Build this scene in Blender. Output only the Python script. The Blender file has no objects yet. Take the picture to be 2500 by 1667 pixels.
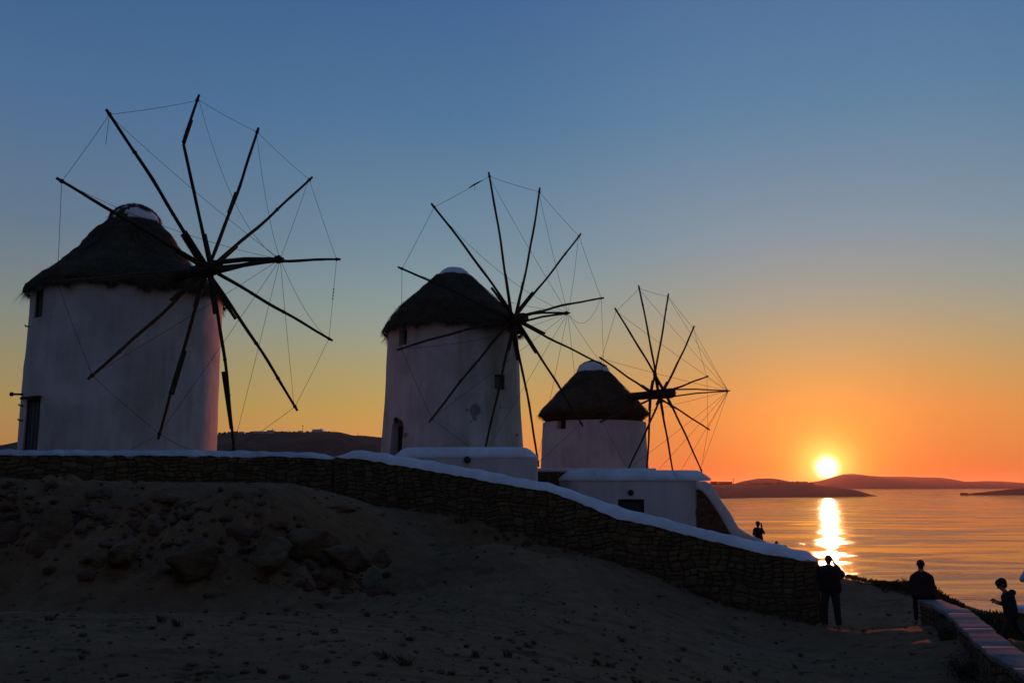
import bpy, bmesh, math, random
import numpy as np
from mathutils import Vector
R = math.radians
rnd = random.Random(7)
S = bpy.context.scene
COL = S.collection

# ------------------------------------------------------------------ camera
F = 2300.0
PITCH = math.atan((1187 - 833.5) / F)
cam = bpy.data.cameras.new('camera')
cam_o = bpy.data.objects.new('camera', cam)
COL.objects.link(cam_o)
S.camera = cam_o
cam.sensor_width = 36
cam.lens = 36 * F / 2500
cam.clip_start = 0.1
cam.clip_end = 60000
cam_o.rotation_euler = (math.pi / 2 + PITCH, 0, 0)
SEA = -16.0

# ------------------------------------------------------------------ sun and sky
_sy = math.cos(PITCH) - (833.5 - 1141) / F * math.sin(PITCH)      # the sun's place in the sky
SUN_AZ = math.atan((2019 - 1250) / F / _sy)
SUN_EL = math.atan((math.sin(PITCH) + (833.5 - 1141) / F * math.cos(PITCH)) / _sy * math.cos(SUN_AZ))
sun_dir = Vector((math.sin(SUN_AZ) * math.cos(SUN_EL), math.cos(SUN_AZ) * math.cos(SUN_EL), math.sin(SUN_EL)))
sl = bpy.data.lights.new('sun', 'SUN')
sl.energy = 1.9
sl.angle = R(0.53)
sl.color = (1.0, 0.22, 0.10)
sun = bpy.data.objects.new('sun', sl)
COL.objects.link(sun)
sun.rotation_euler = sun_dir.to_track_quat('Z', 'Y').to_euler()

def lin(c):
    return tuple(((v / 255) / 12.92 if v / 255 <= 0.04045 else ((v / 255 + 0.055) / 1.055) ** 2.4) for v in c)

world = bpy.data.worlds.new('World')
S.world = world
world.use_nodes = True
world.cycles.sampling_method = 'MANUAL'
world.cycles.sample_map_resolution = 2048

class NT:
    def __init__(s, tree):
        s.t = tree
    def n(s, typ, **kw):
        nd = s.t.nodes.new(typ)
        for k, v in kw.items():
            setattr(nd, k, v)
        return nd
    def link(s, a, b):
        s.t.links.new(a, b)
    def put(s, sock, v):
        if isinstance(v, bpy.types.NodeSocket):
            s.link(v, sock)
        else:
            sock.default_value = v
    def math(s, op, a, b=0.0, c=0.0, clamp=False):
        nd = s.n('ShaderNodeMath', operation=op)
        nd.use_clamp = clamp
        s.put(nd.inputs[0], a); s.put(nd.inputs[1], b); s.put(nd.inputs[2], c)
        return nd.outputs[0]
    def vmath(s, op, a, b=(0, 0, 0)):
        nd = s.n('ShaderNodeVectorMath', operation=op)
        s.put(nd.inputs[0], a); s.put(nd.inputs[1], b)
        return nd.outputs['Value' if op in ('DOT_PRODUCT', 'LENGTH') else 'Vector']
    def ramp(s, fac, stops, interp='LINEAR'):
        nd = s.n('ShaderNodeValToRGB')
        cr = nd.color_ramp
        cr.interpolation = interp
        while len(cr.elements) < len(stops):
            cr.elements.new(0.5)
        for e, (p, c) in zip(cr.elements, sorted(stops, key=lambda q: q[0])):
            e.position = p
            e.color = (*c, 1) if len(c) == 3 else c
        s.put(nd.inputs[0], fac)
        return nd.outputs[0]
    def mix(s, fac, a, b, blend='MIX'):
        nd = s.n('ShaderNodeMix', data_type='RGBA', blend_type=blend)
        s.put(nd.inputs[0], fac)
        for i, v in ((6, a), (7, b)):
            s.put(nd.inputs[i], v if isinstance(v, bpy.types.NodeSocket) else (*v[:3], 1))
        return nd.outputs[2]
    def noise(s, vec, scale, detail=4, rough=0.55, dist=0.0):
        nd = s.n('ShaderNodeTexNoise')
        s.put(nd.inputs['Vector'], vec)
        nd.inputs['Scale'].default_value = scale
        nd.inputs['Detail'].default_value = detail
        nd.inputs['Roughness'].default_value = rough
        nd.inputs['Distortion'].default_value = dist
        return nd.outputs['Fac']
    def mapping(s, vec, scale=(1, 1, 1), loc=(0, 0, 0), rot=(0, 0, 0)):
        nd = s.n('ShaderNodeMapping')
        s.put(nd.inputs[0], vec)
        nd.inputs['Location'].default_value = loc
        nd.inputs['Rotation'].default_value = rot
        nd.inputs['Scale'].default_value = scale
        return nd.outputs[0]
    def bump(s, h, strength=0.5, dist=0.1, normal=None):
        nd = s.n('ShaderNodeBump')
        s.put(nd.inputs['Height'], h)
        nd.inputs['Strength'].default_value = strength
        nd.inputs['Distance'].default_value = dist
        if normal is not None:
            s.link(normal, nd.inputs['Normal'])
        return nd.outputs[0]

def build_sky():
    w = NT(world.node_tree)
    bg = world.node_tree.nodes['Background']
    d = w.vmath('NORMALIZE', w.n('ShaderNodeTexCoord').outputs['Generated'])
    sep = w.n('ShaderNodeSeparateXYZ')
    w.link(d, sep.inputs[0])
    x, y, z = sep.outputs
    elev = w.math('ARCSINE', z)
    t = w.math('SQRT', w.math('MAXIMUM', w.math('DIVIDE', elev, math.pi / 2), 0.0))
    hl = w.math('SQRT', w.math('ADD', w.math('MULTIPLY', x, x), w.math('ADD', w.math('MULTIPLY', y, y), 1e-6)))
    hd = w.math('ADD', w.math('MULTIPLY', x, math.sin(SUN_AZ)), w.math('MULTIPLY', y, math.cos(SUN_AZ)))
    ca = w.math('MINIMUM', w.math('DIVIDE', hd, hl), 0.99999)
    az = w.math('ARCCOSINE', w.math('MAXIMUM', ca, -0.99999))
    def stops(l):
        return [(math.sqrt(e / 90.0), lin(c)) for e, c in l]
    near = w.ramp(t, stops([(0, (186, 88, 44)), (1.0, (196, 97, 46)), (4.3, (210, 135, 70)), (6.3, (190, 146, 88)), (8.3, (168, 152, 112)),
                            (10.8, (143, 152, 140)), (14.5, (122, 146, 160)), (21.8, (91, 129, 161)), (28.6, (79, 113, 155)), (45, (62, 96, 146)), (90, (50, 82, 134))]))
    far = w.ramp(t, stops([(0, (170, 106, 66)), (2.8, (176, 130, 78)), (4.6, (165, 138, 85)), (7.05, (148, 138, 105)), (9.6, (129, 135, 127)),
                           (14.5, (100, 121, 142)), (21.8, (75, 109, 148)), (28.6, (60, 97, 140)), (45, (54, 88, 136)), (90, (50, 82, 134))]))
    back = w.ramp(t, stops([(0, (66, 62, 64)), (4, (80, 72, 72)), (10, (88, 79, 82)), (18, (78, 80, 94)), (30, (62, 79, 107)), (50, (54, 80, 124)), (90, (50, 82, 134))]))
    mid = w.ramp(t, stops([(0, (222, 136, 74)), (2.5, (220, 148, 80)), (4.6, (196, 157, 84)), (7.05, (172, 159, 113)), (9.6, (148, 157, 145)), (12, (130, 150, 156)),
                           (14.5, (113, 140, 156)), (21.8, (80, 118, 154)), (28.6, (66, 102, 148)), (45, (57, 91, 140)), (90, (50, 82, 134))]))
    def sm(a, b):
        q = w.n('ShaderNodeMapRange', interpolation_type='SMOOTHSTEP')
        w.link(az, q.inputs[0]); q.inputs[1].default_value = R(a); q.inputs[2].default_value = R(b)
        return q.outputs[0]
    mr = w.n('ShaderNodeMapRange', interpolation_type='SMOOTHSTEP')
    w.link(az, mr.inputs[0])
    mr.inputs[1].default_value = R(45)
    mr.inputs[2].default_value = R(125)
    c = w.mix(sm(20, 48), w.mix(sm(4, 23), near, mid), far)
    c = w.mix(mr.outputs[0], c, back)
    # aureole and lens bloom round the sun painted into the sky colour, and the disc
    g = w.math('ARCCOSINE', w.math('MINIMUM', w.vmath('DOT_PRODUCT', d, tuple(sun_dir)), 0.9999999))
    gd = w.math('MULTIPLY', g, 180 / math.pi)
    def glow(width, power, col):
        e = w.math('POWER', math.e, w.math('MULTIPLY', w.math('POWER', w.math('DIVIDE', gd, width), power), -1.0))
        return w.mix(1.0, (0, 0, 0), w.mix(e, (0, 0, 0), col), 'ADD')
    for width, power, col in ((0.42, 2.2, (6.0, 5.4, 4.2)), (1.3, 1.9, (0.75, 0.62, 0.16)), (2.6, 1.3, (0.50, 0.24, 0.01)), (4.5, 1.2, (0.10, 0.045, 0.0)), (9.0, 1.5, (0.34, 0.085, 0.018))):
        c = w.mix(1.0, c, glow(width, power, col), 'ADD')
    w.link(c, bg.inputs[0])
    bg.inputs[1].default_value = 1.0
build_sky()

S.render.engine = 'CYCLES'
S.cycles.max_bounces = 6
S.cycles.diffuse_bounces = 3
S.cycles.volume_bounces = 0
S.cycles.sample_clamp_indirect = 0.15
S.cycles.use_denoising = True
S.cycles.denoising_prefilter = 'ACCURATE'
S.view_settings.view_transform = 'Standard'
S.view_settings.look = 'None'
S.view_settings.exposure = 0
S.view_settings.gamma = 1

# ------------------------------------------------------------------ helpers
CT, ST = math.cos(PITCH), math.sin(PITCH)
def ray(px, py):
    """world point one metre of depth (y = 1) along the sight line of photo pixel (px, py)"""
    a = (px - 1250) / F
    c = (833.5 - py) / F
    y = CT - c * ST
    z = ST + c * CT
    return np.array([a / y, 1.0, z / y])
def at(px, py, y):
    return ray(px, py) * y
def atz(px, py, z):
    r = ray(px, py)
    return r * (z / r[2])

def tag(o, label=None, cat=None, group=None, kind=None):
    for k, v in (('label', label), ('category', cat), ('group', group), ('kind', kind)):
        if v:
            o[k] = v
    return o
def origin_of(o):
    v = Vector((0, 0, 0))
    while o is not None:
        v += o.location
        o = o.parent
    return v
def empty(name, loc, label, cat, group=None):
    o = bpy.data.objects.new(name, None)
    COL.objects.link(o)
    o.location = Vector(loc)
    o.empty_display_size = 0.3
    return tag(o, label, cat, group)
def mk(name, verts, faces, mat, parent=None, smooth=False, loc=None):
    """verts in world space; the object hangs under parent with its geometry relative to the parent's place"""
    base = origin_of(parent)
    me = bpy.data.meshes.new(name)
    v = np.asarray(verts, dtype=float).reshape(-1, 3)
    if loc is not None:
        base2 = np.array(loc, dtype=float)
    else:
        base2 = np.array(base)
    me.from_pydata((v - base2).tolist(), [], faces if isinstance(faces, list) else faces.tolist())
    if mat:
        me.materials.append(mat)
    me.update()
    if smooth:
        me.polygons.foreach_set('use_smooth', [True] * len(me.polygons))
    o = bpy.data.objects.new(name, me)
    COL.objects.link(o)
    if parent is not None:
        o.parent = parent
    o.location = Vector(base2) - base
    return o
def smooth_by_angle(o, ang=40):
    me = o.data
    me.polygons.foreach_set('use_smooth', [True] * len(me.polygons))
    try:
        me.set_sharp_from_angle(angle=R(ang))
    except Exception:
        pass

def bake(o):
    """apply modifiers"""
    dg = bpy.context.evaluated_depsgraph_get()
    dg.update()
    me = bpy.data.meshes.new_from_object(o.evaluated_get(dg))
    o.modifiers.clear()
    old = o.data
    o.data = me
    bpy.data.meshes.remove(old)
    return o

class MB:
    """mesh builder in world space"""
    def __init__(s):
        s.v = []
        s.f = []
    def add(s, v, f):
        b = len(s.v)
        s.v.extend([tuple(p) for p in v])
        s.f.extend([tuple(i + b for i in q) for q in f])
    def box(s, c, half, rz=0.0, taper=0.0):
        cx, cy, cz = c
        hx, hy, hz = half
        co, si = math.cos(rz), math.sin(rz)
        vs = []
        for k in (-1, 1):
            t = 1 - taper if k == 1 else 1
            for i, j in ((-1, -1), (1, -1), (1, 1), (-1, 1)):
                X, Y = i * hx * t, j * hy * t
                vs.append((cx + X * co - Y * si, cy + X * si + Y * co, cz + k * hz))
        s.add(vs, [(3, 2, 1, 0), (4, 5, 6, 7), (0, 1, 5, 4), (1, 2, 6, 5), (2, 3, 7, 6), (3, 0, 4, 7)])
    def tube(s, pts, rad, n=8, cap=True, jit=0.0):
        pts = [Vector(p) for p in pts]
        m = len(pts)
        if not hasattr(rad, '__len__'):
            rad = [rad] * m
        rings = []
        prev = None
        for i, p in enumerate(pts):
            d = (pts[min(i + 1, m - 1)] - pts[max(i - 1, 0)]).normalized()
            ref = prev if prev is not None else (Vector((0, 0, 1)) if abs(d.z) < 0.9 else Vector((1, 0, 0)))
            a = (ref - d * ref.dot(d)).normalized()
            prev = a
            b = d.cross(a)
            ring = []
            for k in range(n):
                t = 2 * math.pi * k / n
                r = rad[i] * (1 + rnd.uniform(-jit, jit))
                ring.append(p + (a * math.cos(t) + b * math.sin(t)) * r)
            rings.append(ring)
        v = [q for r_ in rings for q in r_]
        f = []
        for i in range(m - 1):
            for k in range(n):
                k2 = (k + 1) % n
                f.append((i * n + k, i * n + k2, (i + 1) * n + k2, (i + 1) * n + k))
        if cap:
            f.append(tuple(range(n))[::-1])
            f.append(tuple((m - 1) * n + k for k in range(n)))
        s.add(v, f)
    def build(s, name, mat, parent=None, smooth=False, loc=None):
        return mk(name, s.v, s.f, mat, parent, smooth, loc)

def prism(poly, d0, d1):
    """extrude a closed world-space polygon (points in a plane facing -y) from y offset d0 to d1"""
    n = len(poly)
    v = [(p[0], p[1] + d0, p[2]) for p in poly] + [(p[0], p[1] + d1, p[2]) for p in poly]
    f = [tuple(range(n)), tuple(range(2 * n - 1, n - 1, -1))]
    for i in range(n):
        j = (i + 1) % n
        f.append((i, i + n, j + n, j))
    return v, f

# hashed value noise for geometry
def _h(ix, iy, seed):
    n = (ix * 374761393 + iy * 668265263 + seed * 982451653) & 0x7fffffff
    n = (n ^ (n >> 13)) * 1274126177 & 0x7fffffff
    return ((n ^ (n >> 16)) & 0xffff) / 65535.0
def vnoise(x, y, seed=0):
    x = np.asarray(x, dtype=float); y = np.asarray(y, dtype=float)
    ix = np.floor(x).astype(np.int64); iy = np.floor(y).astype(np.int64)
    fx = x - ix; fy = y - iy
    fx = fx * fx * fx * (fx * (fx * 6 - 15) + 10); fy = fy * fy * fy * (fy * (fy * 6 - 15) + 10)
    a = _h(ix, iy, seed); b = _h(ix + 1, iy, seed); c = _h(ix, iy + 1, seed); d = _h(ix + 1, iy + 1, seed)
    return (a * (1 - fx) + b * fx) * (1 - fy) + (c * (1 - fx) + d * fx) * fy * 1.0 - 0.5
def fbm(x, y, seed=0, oct=4, gain=0.5):
    s = 0; a = 1.0; f = 1.0
    for i in range(oct):
        s = s + a * vnoise(np.asarray(x) * f + 17.3 * i, np.asarray(y) * f - 9.1 * i, seed + i)
        a *= gain; f *= 2.03
    return s

# ------------------------------------------------------------------ materials
def material(name, rough=0.85, spec=0.25):
    m = bpy.data.materials.new(name)
    m.use_nodes = True
    nt = NT(m.node_tree)
    b = m.node_tree.nodes['Principled BSDF']
    b.inputs['Roughness'].default_value = rough
    b.inputs['Specular IOR Level'].default_value = spec
    return m, nt, b

def mat_plaster(name, base, dirt, amount=0.5, seed=0.0, bump=0.35):
    m, w, b = material(name, 0.9, 0.15)
    pos = w.n('ShaderNodeNewGeometry').outputs['Position']
    p = w.mapping(pos, loc=(seed, seed * 1.7, 0))
    big = w.noise(p, 0.55, 5, 0.6, 0.4)
    streak = w.noise(w.mapping(p, scale=(2.2, 2.2, 0.35)), 1.3, 5, 0.6)
    fine = w.noise(p, 14.0, 5, 0.65)
    k = w.math('ADD', w.math('MULTIPLY', big, 0.55), w.math('ADD', w.math('MULTIPLY', streak, 0.3), w.math('MULTIPLY', fine, 0.15)))
    f = w.ramp(k, [(0.38, (1, 1, 1)), (0.60, (0, 0, 0))])
    w.put(b.inputs['Base Color'], w.mix(w.math('MULTIPLY', f, amount), base, dirt))
    h = w.math('ADD', w.math('MULTIPLY', w.noise(p, 2.2, 4), 1.0), w.math('MULTIPLY', fine, 0.25))
    w.link(w.bump(h, bump, 0.06), b.inputs['Normal'])
    return m

def mat_noise(name, c0, c1, scale, bump=0.5, bd=0.03, rough=0.9, detail=6, stretch=(1, 1, 1), rand=0.0, spec=0.2):
    m, w, b = material(name, rough, spec)
    tc = w.n('ShaderNodeNewGeometry').outputs['Position']
    p = w.mapping(tc, scale=stretch)
    n = w.noise(p, scale, detail, 0.6, 0.3)
    c = w.ramp(n, [(0.3, c0), (0.7, c1)])
    if rand:
        oi = w.n('ShaderNodeObjectInfo').outputs['Random']
        hsv = w.n('ShaderNodeHueSaturation')
        w.link(c, hsv.inputs['Color'])
        w.link(w.math('ADD', w.math('MULTIPLY', oi, rand), 1 - rand / 2), hsv.inputs['Value'])
        w.link(w.math('ADD', w.math('MULTIPLY', oi, 0.03), 0.485), hsv.inputs['Hue'])
        c = hsv.outputs[0]
    w.link(c, b.inputs['Base Color'])
    h = w.noise(p, scale * 2.5, detail, 0.65)
    w.link(w.bump(h, bump, bd), b.inputs['Normal'])
    return m

M = {}
M['wash1'] = mat_plaster('whitewash_left_mill', (0.64, 0.63, 0.63), (0.33, 0.305, 0.285), 0.75, 3.0)
M['wash3'] = mat_plaster('whitewash_right_mill', (0.64, 0.62, 0.62), (0.36, 0.33, 0.31), 0.7, 11.0)
M['cap'] = mat_plaster('whitewash_coping', (0.76, 0.76, 0.76), (0.40, 0.38, 0.34), 0.55, 5.0, 0.5)
M['capgrey'] = mat_plaster('worn_grey_coping', (0.62, 0.63, 0.66), (0.26, 0.26, 0.27), 0.85, 21.0, 0.5)
M['slab'] = mat_plaster('worn_slab', (0.25, 0.24, 0.225), (0.10, 0.092, 0.08), 0.9, 31.0, 0.12)
M['house'] = mat_plaster('whitewash_house', (0.68, 0.67, 0.68), (0.40, 0.37, 0.34), 0.6, 8.0)
M['thatch'] = mat_noise('thatch', (0.042, 0.032, 0.017), (0.092, 0.07, 0.038), 3.0, 1.0, 0.08, 0.95, 8)
M['straw'] = mat_noise('straw', (0.04, 0.03, 0.016), (0.09, 0.068, 0.036), 6.0, 0.2, 0.01, 0.9, 3)
M['wood'] = mat_noise('weathered_wood', (0.028, 0.020, 0.012), (0.065, 0.047, 0.028), 9.0, 0.6, 0.01, 0.85, 6, (1, 1, 1))
M['rope'] = mat_noise('rope', (0.03, 0.026, 0.022), (0.06, 0.05, 0.04), 30.0, 0.1, 0.002)
M['dark'] = mat_noise('dark_door', (0.02, 0.024, 0.03), (0.035, 0.04, 0.05), 5.0, 0.4, 0.01, 0.6, 4, (4, 4, 0.4))
M['shutter'] = mat_noise('grey_blue_shutter', (0.05, 0.06, 0.085), (0.08, 0.09, 0.12), 6.0, 0.3, 0.01, 0.6, 4, (4, 4, 0.4))
M['metal'] = mat_noise('dark_metal', (0.02, 0.02, 0.02), (0.04, 0.035, 0.03), 20.0, 0.1, 0.002, 0.5)
M['stone'] = mat_noise('wall_stone', (0.075, 0.056, 0.031), (0.15, 0.112, 0.062), 4.0, 0.8, 0.04, 0.92, 8, rand=0.45)
M['mortar'] = mat_noise('wall_core', (0.09, 0.067, 0.038), (0.17, 0.126, 0.07), 7.0, 0.6, 0.03)
M['rock'] = mat_noise('rock', (0.09, 0.058, 0.031), (0.20, 0.13, 0.072), 3.5, 1.0, 0.10, 0.95, 9, (1, 1, 2.2), rand=0.35)
M['hill'] = mat_noise('hill_scrub', (0.055, 0.032, 0.016), (0.13, 0.08, 0.042), 0.05, 0.6, 1.5, 0.95, 9)
M['isle'] = mat_noise('far_hill', (0.07, 0.038, 0.024), (0.11, 0.06, 0.04), 0.01, 0.3, 5.0, 0.95, 8)
M['leaf'] = mat_noise('ground_cover_leaf', (0.018, 0.028, 0.010), (0.06, 0.075, 0.028), 8.0, 0.1, 0.01, 0.6, 3)
M['twig'] = mat_noise('dry_twig', (0.02, 0.017, 0.013), (0.05, 0.042, 0.03), 20.0, 0.2, 0.005)
M['farhouse'] = mat_noise('far_house_wall', (0.6, 0.62, 0.66), (0.72, 0.74, 0.78), 0.5, 0.1, 0.02)
M['window'] = mat_noise('far_window', (0.02, 0.025, 0.03), (0.04, 0.045, 0.05), 0.7, 0.0, 0.01, 0.3)
M['skin'] = mat_noise('skin', (0.28, 0.17, 0.12), (0.34, 0.21, 0.15), 6.0, 0.05, 0.002, 0.55)
M['hair'] = mat_noise('hair', (0.012, 0.009, 0.007), (0.03, 0.022, 0.016), 40.0, 0.6, 0.004, 0.7)
M['greyhair'] = mat_noise('short_dark_hair', (0.02, 0.018, 0.017), (0.045, 0.04, 0.037), 40.0, 0.6, 0.004, 0.7)
M['jacket'] = mat_noise('dark_jacket', (0.010, 0.010, 0.012), (0.018, 0.017, 0.02), 7.0, 0.4, 0.02, 0.85, 4)
M['navy'] = mat_noise('navy_cloth', (0.012, 0.015, 0.024), (0.022, 0.027, 0.04), 7.0, 0.4, 0.02, 0.85, 4)
M['trousers'] = mat_noise('dark_trousers', (0.022, 0.021, 0.022), (0.035, 0.033, 0.034), 7.0, 0.4, 0.02, 0.9, 4)
M['paleblue'] = mat_noise('pale_blue_shirt', (0.40, 0.50, 0.72), (0.48, 0.58, 0.80), 7.0, 0.3, 0.02, 0.85, 4)
M['shoe'] = mat_noise('shoe', (0.10, 0.10, 0.11), (0.2, 0.2, 0.21), 20.0, 0.1, 0.005, 0.6)

def mat_mill2():
    """whitewash with yellowed damp bands and peeled patches that belong to this wall"""
    m = mat_plaster('whitewash_middle_mill', (0.63, 0.615, 0.61), (0.34, 0.31, 0.27), 0.75, 7.0)
    w = NT(m.node_tree)
    b = m.node_tree.nodes['Principled BSDF']
    src = b.inputs['Base Color'].links[0].from_socket
    pos = w.n('ShaderNodeNewGeometry').outputs['Position']
    sep = w.n('ShaderNodeSeparateXYZ')
    w.link(pos, sep.inputs[0])
    warp = w.math('MULTIPLY', w.math('SUBTRACT', w.noise(w.mapping(pos, scale=(1, 1, 0.25)), 1.2, 5, 0.6), 0.5), 1.4)
    band = w.math('ADD', sep.outputs[0], warp)
    c = src
    for x0, wd, amt in ((-0.85, 0.26, 0.55), (-0.05, 0.38, 0.40), (-1.9, 0.2, 0.22)):
        g = w.math('POWER', math.e, w.math('MULTIPLY', w.math('POWER', w.math('DIVIDE', w.math('SUBTRACT', band, x0), wd), 2.0), -1.0))
        c = w.mix(w.math('MULTIPLY', g, amt), c, (0.27, 0.235, 0.13))
    nz = w.math('MULTIPLY', w.math('SUBTRACT', w.noise(pos, 3.2, 5, 0.65), 0.5), 0.9)
    for (px, py, rr) in ((1160, 1000, 0.24), (1141, 1000, 0.07), (1158, 1022, 0.10), (1150, 1029, 0.06), (992, 1063, 0.16), (1222, 995, 0.08), (996, 870, 0.05)):
        q = hit_tower(2, px, py)
        dd = w.vmath('LENGTH', w.vmath('SUBTRACT', pos, tuple(q)))
        k = w.math('LESS_THAN', w.math('ADD', dd, w.math('MULTIPLY', nz, rr * 2.2)), rr)
        c = w.mix(w.math('MULTIPLY', k, 0.75), c, (0.16, 0.145, 0.135))
    w.link(c, b.inputs['Base Color'])
    return m

def mat_ground():
    m, w, b = material('dry_earth', 0.97, 0.1)
    pos = w.n('ShaderNodeNewGeometry').outputs['Position']
    p1 = w.mapping(pos, scale=(1, 1, 1.0))
    n1 = w.noise(p1, 0.35, 6, 0.6, 0.5)
    n2 = w.noise(p1, 2.6, 7, 0.65, 0.3)
    n3 = w.noise(p1, 26.0, 5, 0.7)
    c = w.ramp(w.math('ADD', w.math('MULTIPLY', n1, 0.5), w.math('MULTIPLY', n2, 0.5)),
               [(0.32, (0.13, 0.075, 0.036)), (0.5, (0.19, 0.112, 0.056)), (0.68, (0.26, 0.158, 0.082))])
    spk = w.ramp(n3, [(0.62, (0, 0, 0)), (0.74, (1, 1, 1))])
    c = w.mix(w.math('MULTIPLY', spk, 0.3), c, (0.40, 0.27, 0.15))
    clod = w.ramp(w.noise(w.mapping(pos, loc=(3, 9, 0), scale=(0.6, 1.3, 1)), 1.9, 7, 0.66, 0.8), [(0.55, (0, 0, 0)), (0.66, (1, 1, 1))])
    c = w.mix(w.math('MULTIPLY', clod, 0.75), c, (0.06, 0.043, 0.02))
    w.link(c, b.inputs['Base Color'])
    h = w.math('ADD', w.math('MULTIPLY', n2, 1.0), w.math('ADD', w.math('MULTIPLY', n3, 0.16), w.math('MULTIPLY', w.noise(p1, 9.0, 4), 0.35)))
    w.link(w.bump(h, 1.0, 0.12), b.inputs['Normal'])
    return m
M['ground'] = mat_ground()

def mat_water():
    m, w, b = material('sea_water', 0.05, 0.5)
    b.inputs['Base Color'].default_value = (0.03, 0.04, 0.05, 1)
    b.inputs['IOR'].default_value = 1.333
    b.inputs['Specular IOR Level'].default_value = 0.5
    pos = w.n('ShaderNodeNewGeometry').outputs['Position']
    wind = w.noise(w.mapping(pos, scale=(0.35, 1.0, 1), rot=(0, 0, R(-8))), 0.045, 6, 0.62, 0.8)
    windk = w.ramp(wind, [(0.42, (0.03, 0.03, 0.03)), (0.50, (0.22, 0.22, 0.22)), (0.60, (1, 1, 1))])
    h0 = w.noise(w.mapping(pos, rot=(0, 0, R(10)), scale=(0.45, 1.0, 1)), 0.11, 3, 0.5)
    h1 = w.noise(w.mapping(pos, rot=(0, 0, R(20)), scale=(0.6, 1.0, 1)), 0.5, 3, 0.55)
    h2 = w.noise(w.mapping(pos, rot=(0, 0, R(-15)), scale=(0.8, 1.0, 1)), 1.9, 3, 0.55)
    h3 = w.noise(pos, 6.0, 2, 0.5)
    h = w.math('ADD', w.math('MULTIPLY', h1, 0.50), w.math('ADD', w.math('MULTIPLY', h2, 0.24), w.math('MULTIPLY', h3, 0.045)))
    h = w.math('ADD', w.math('MULTIPLY', h, windk), w.math('MULTIPLY', h0, 0.16))
    bp = w.n('ShaderNodeBump')
    w.link(h, bp.inputs['Height'])
    bp.inputs['Strength'].default_value = 1.0
    bp.inputs['Distance'].default_value = 0.6
    w.link(bp.outputs[0], b.inputs['Normal'])
    w.link(w.math('ADD', w.math('MULTIPLY', windk, 0.10), 0.035), b.inputs['Roughness'])
    return m
M['water'] = mat_water()

# ------------------------------------------------------------------ sea
sea_v, sea_f = [], []
rings = [0, 60, 150, 400, 1000, 3000, 9000, 14000]
NA = 48
for r_ in rings:
    for k in range(NA):
        a = 2 * math.pi * k / NA
        sea_v.append((r_ * math.cos(a), r_ * math.sin(a) + 40, SEA))
for i in range(len(rings) - 1):
    for k in range(NA):
        k2 = (k + 1) % NA
        if i == 0:
            sea_f.append((k, NA + k, NA + k2))
        else:
            sea_f.append((i * NA + k, (i + 1) * NA + k, (i + 1) * NA + k2, i * NA + k2))
tag(mk('sea', sea_v, sea_f, M['water']), kind='structure')

# ------------------------------------------------------------------ terrain
def tab(xs, ys):
    return lambda q: np.interp(q, xs, ys)
WALL_D = tab([-300, 0, 815, 905, 1164, 1474, 1698, 1990], [24.3, 25.0, 27.0, 26.5, 25.3, 24.0, 23.0, 21.6])
WALL_BASE = tab([-300, 0, 240, 374, 573, 700, 816, 905, 1031, 1164, 1300, 1474, 1590, 1698, 1817, 1965, 1998],
                [1168, 1168, 1179, 1173, 1177, 1183, 1208, 1236, 1240, 1269, 1305, 1360, 1396, 1443, 1480, 1512, 1518])
ctrl = []
def cp(p): ctrl.append(tuple(p))
for px in (-250, 0, 240, 500, 700, 816, 905, 1031, 1164, 1300, 1474, 1590, 1698, 1817, 1965):
    cp(at(px, WALL_BASE(px) + 4, WALL_D(px)))
    q = at(px, WALL_BASE(px) + 4, WALL_D(px))
    if px <= 816: cp((q[0], q[1] + 2.2, q[2] + 0.35))
    elif px < 1400: cp((q[0], q[1] + 2.2, q[2] + 0.25))
    else: cp((q[0], q[1] + 2.2, q[2] - 0.05))
for px, py, z in ((-200, 1667, -1.62), (0, 1667, -1.63), (600, 1667, -1.65), (1250, 1667, -1.8), (1800, 1667, -2.75), (2200, 1667, -3.2),
                  (2500, 1640, -3.1), (0, 1500, -1.7), (600, 1500, -1.74), (1200, 1500, -2.0), (1700, 1530, -2.8), (2100, 1600, -3.2), (2150, 1490, -3.24), (2080, 1525, -3.22), (2170, 1540, -3.2),
                  (0, 1405, -1.74), (500, 1410, -1.8), (900, 1400, -1.9), (-250, 1400, -1.7), (1200, 1400, -2.1)):
    cp(atz(px, py, z))
for px, py, y in ((-250, 1200, 21.0), (0, 1200, 21.0), (250, 1200, 21.2), (500, 1203, 21.6), (760, 1222, 22.0), (900, 1262, 22.6),
                  (0, 1225, 20.3), (250, 1230, 20.3), (500, 1240, 20.6), (700, 1262, 20.8),
                  (1200, 1330, 22.4), (1500, 1410, 21.8), (1500, 1490, 18.6), (1850, 1520, 20.8), (2030, 1532, 20.9), (2240, 1527, 21.3),
                  (2065, 1412, 32.5), (2130, 1424, 30.6), (2200, 1432, 29.6), (2300, 1462, 27.2), (2400, 1512, 23.3), (2500, 1562, 19.0),
                  (2400, 1590, 17.2), (2480, 1592, 17.0), (2160, 1440, 28.5)):
    cp(at(px, py, y))
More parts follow.
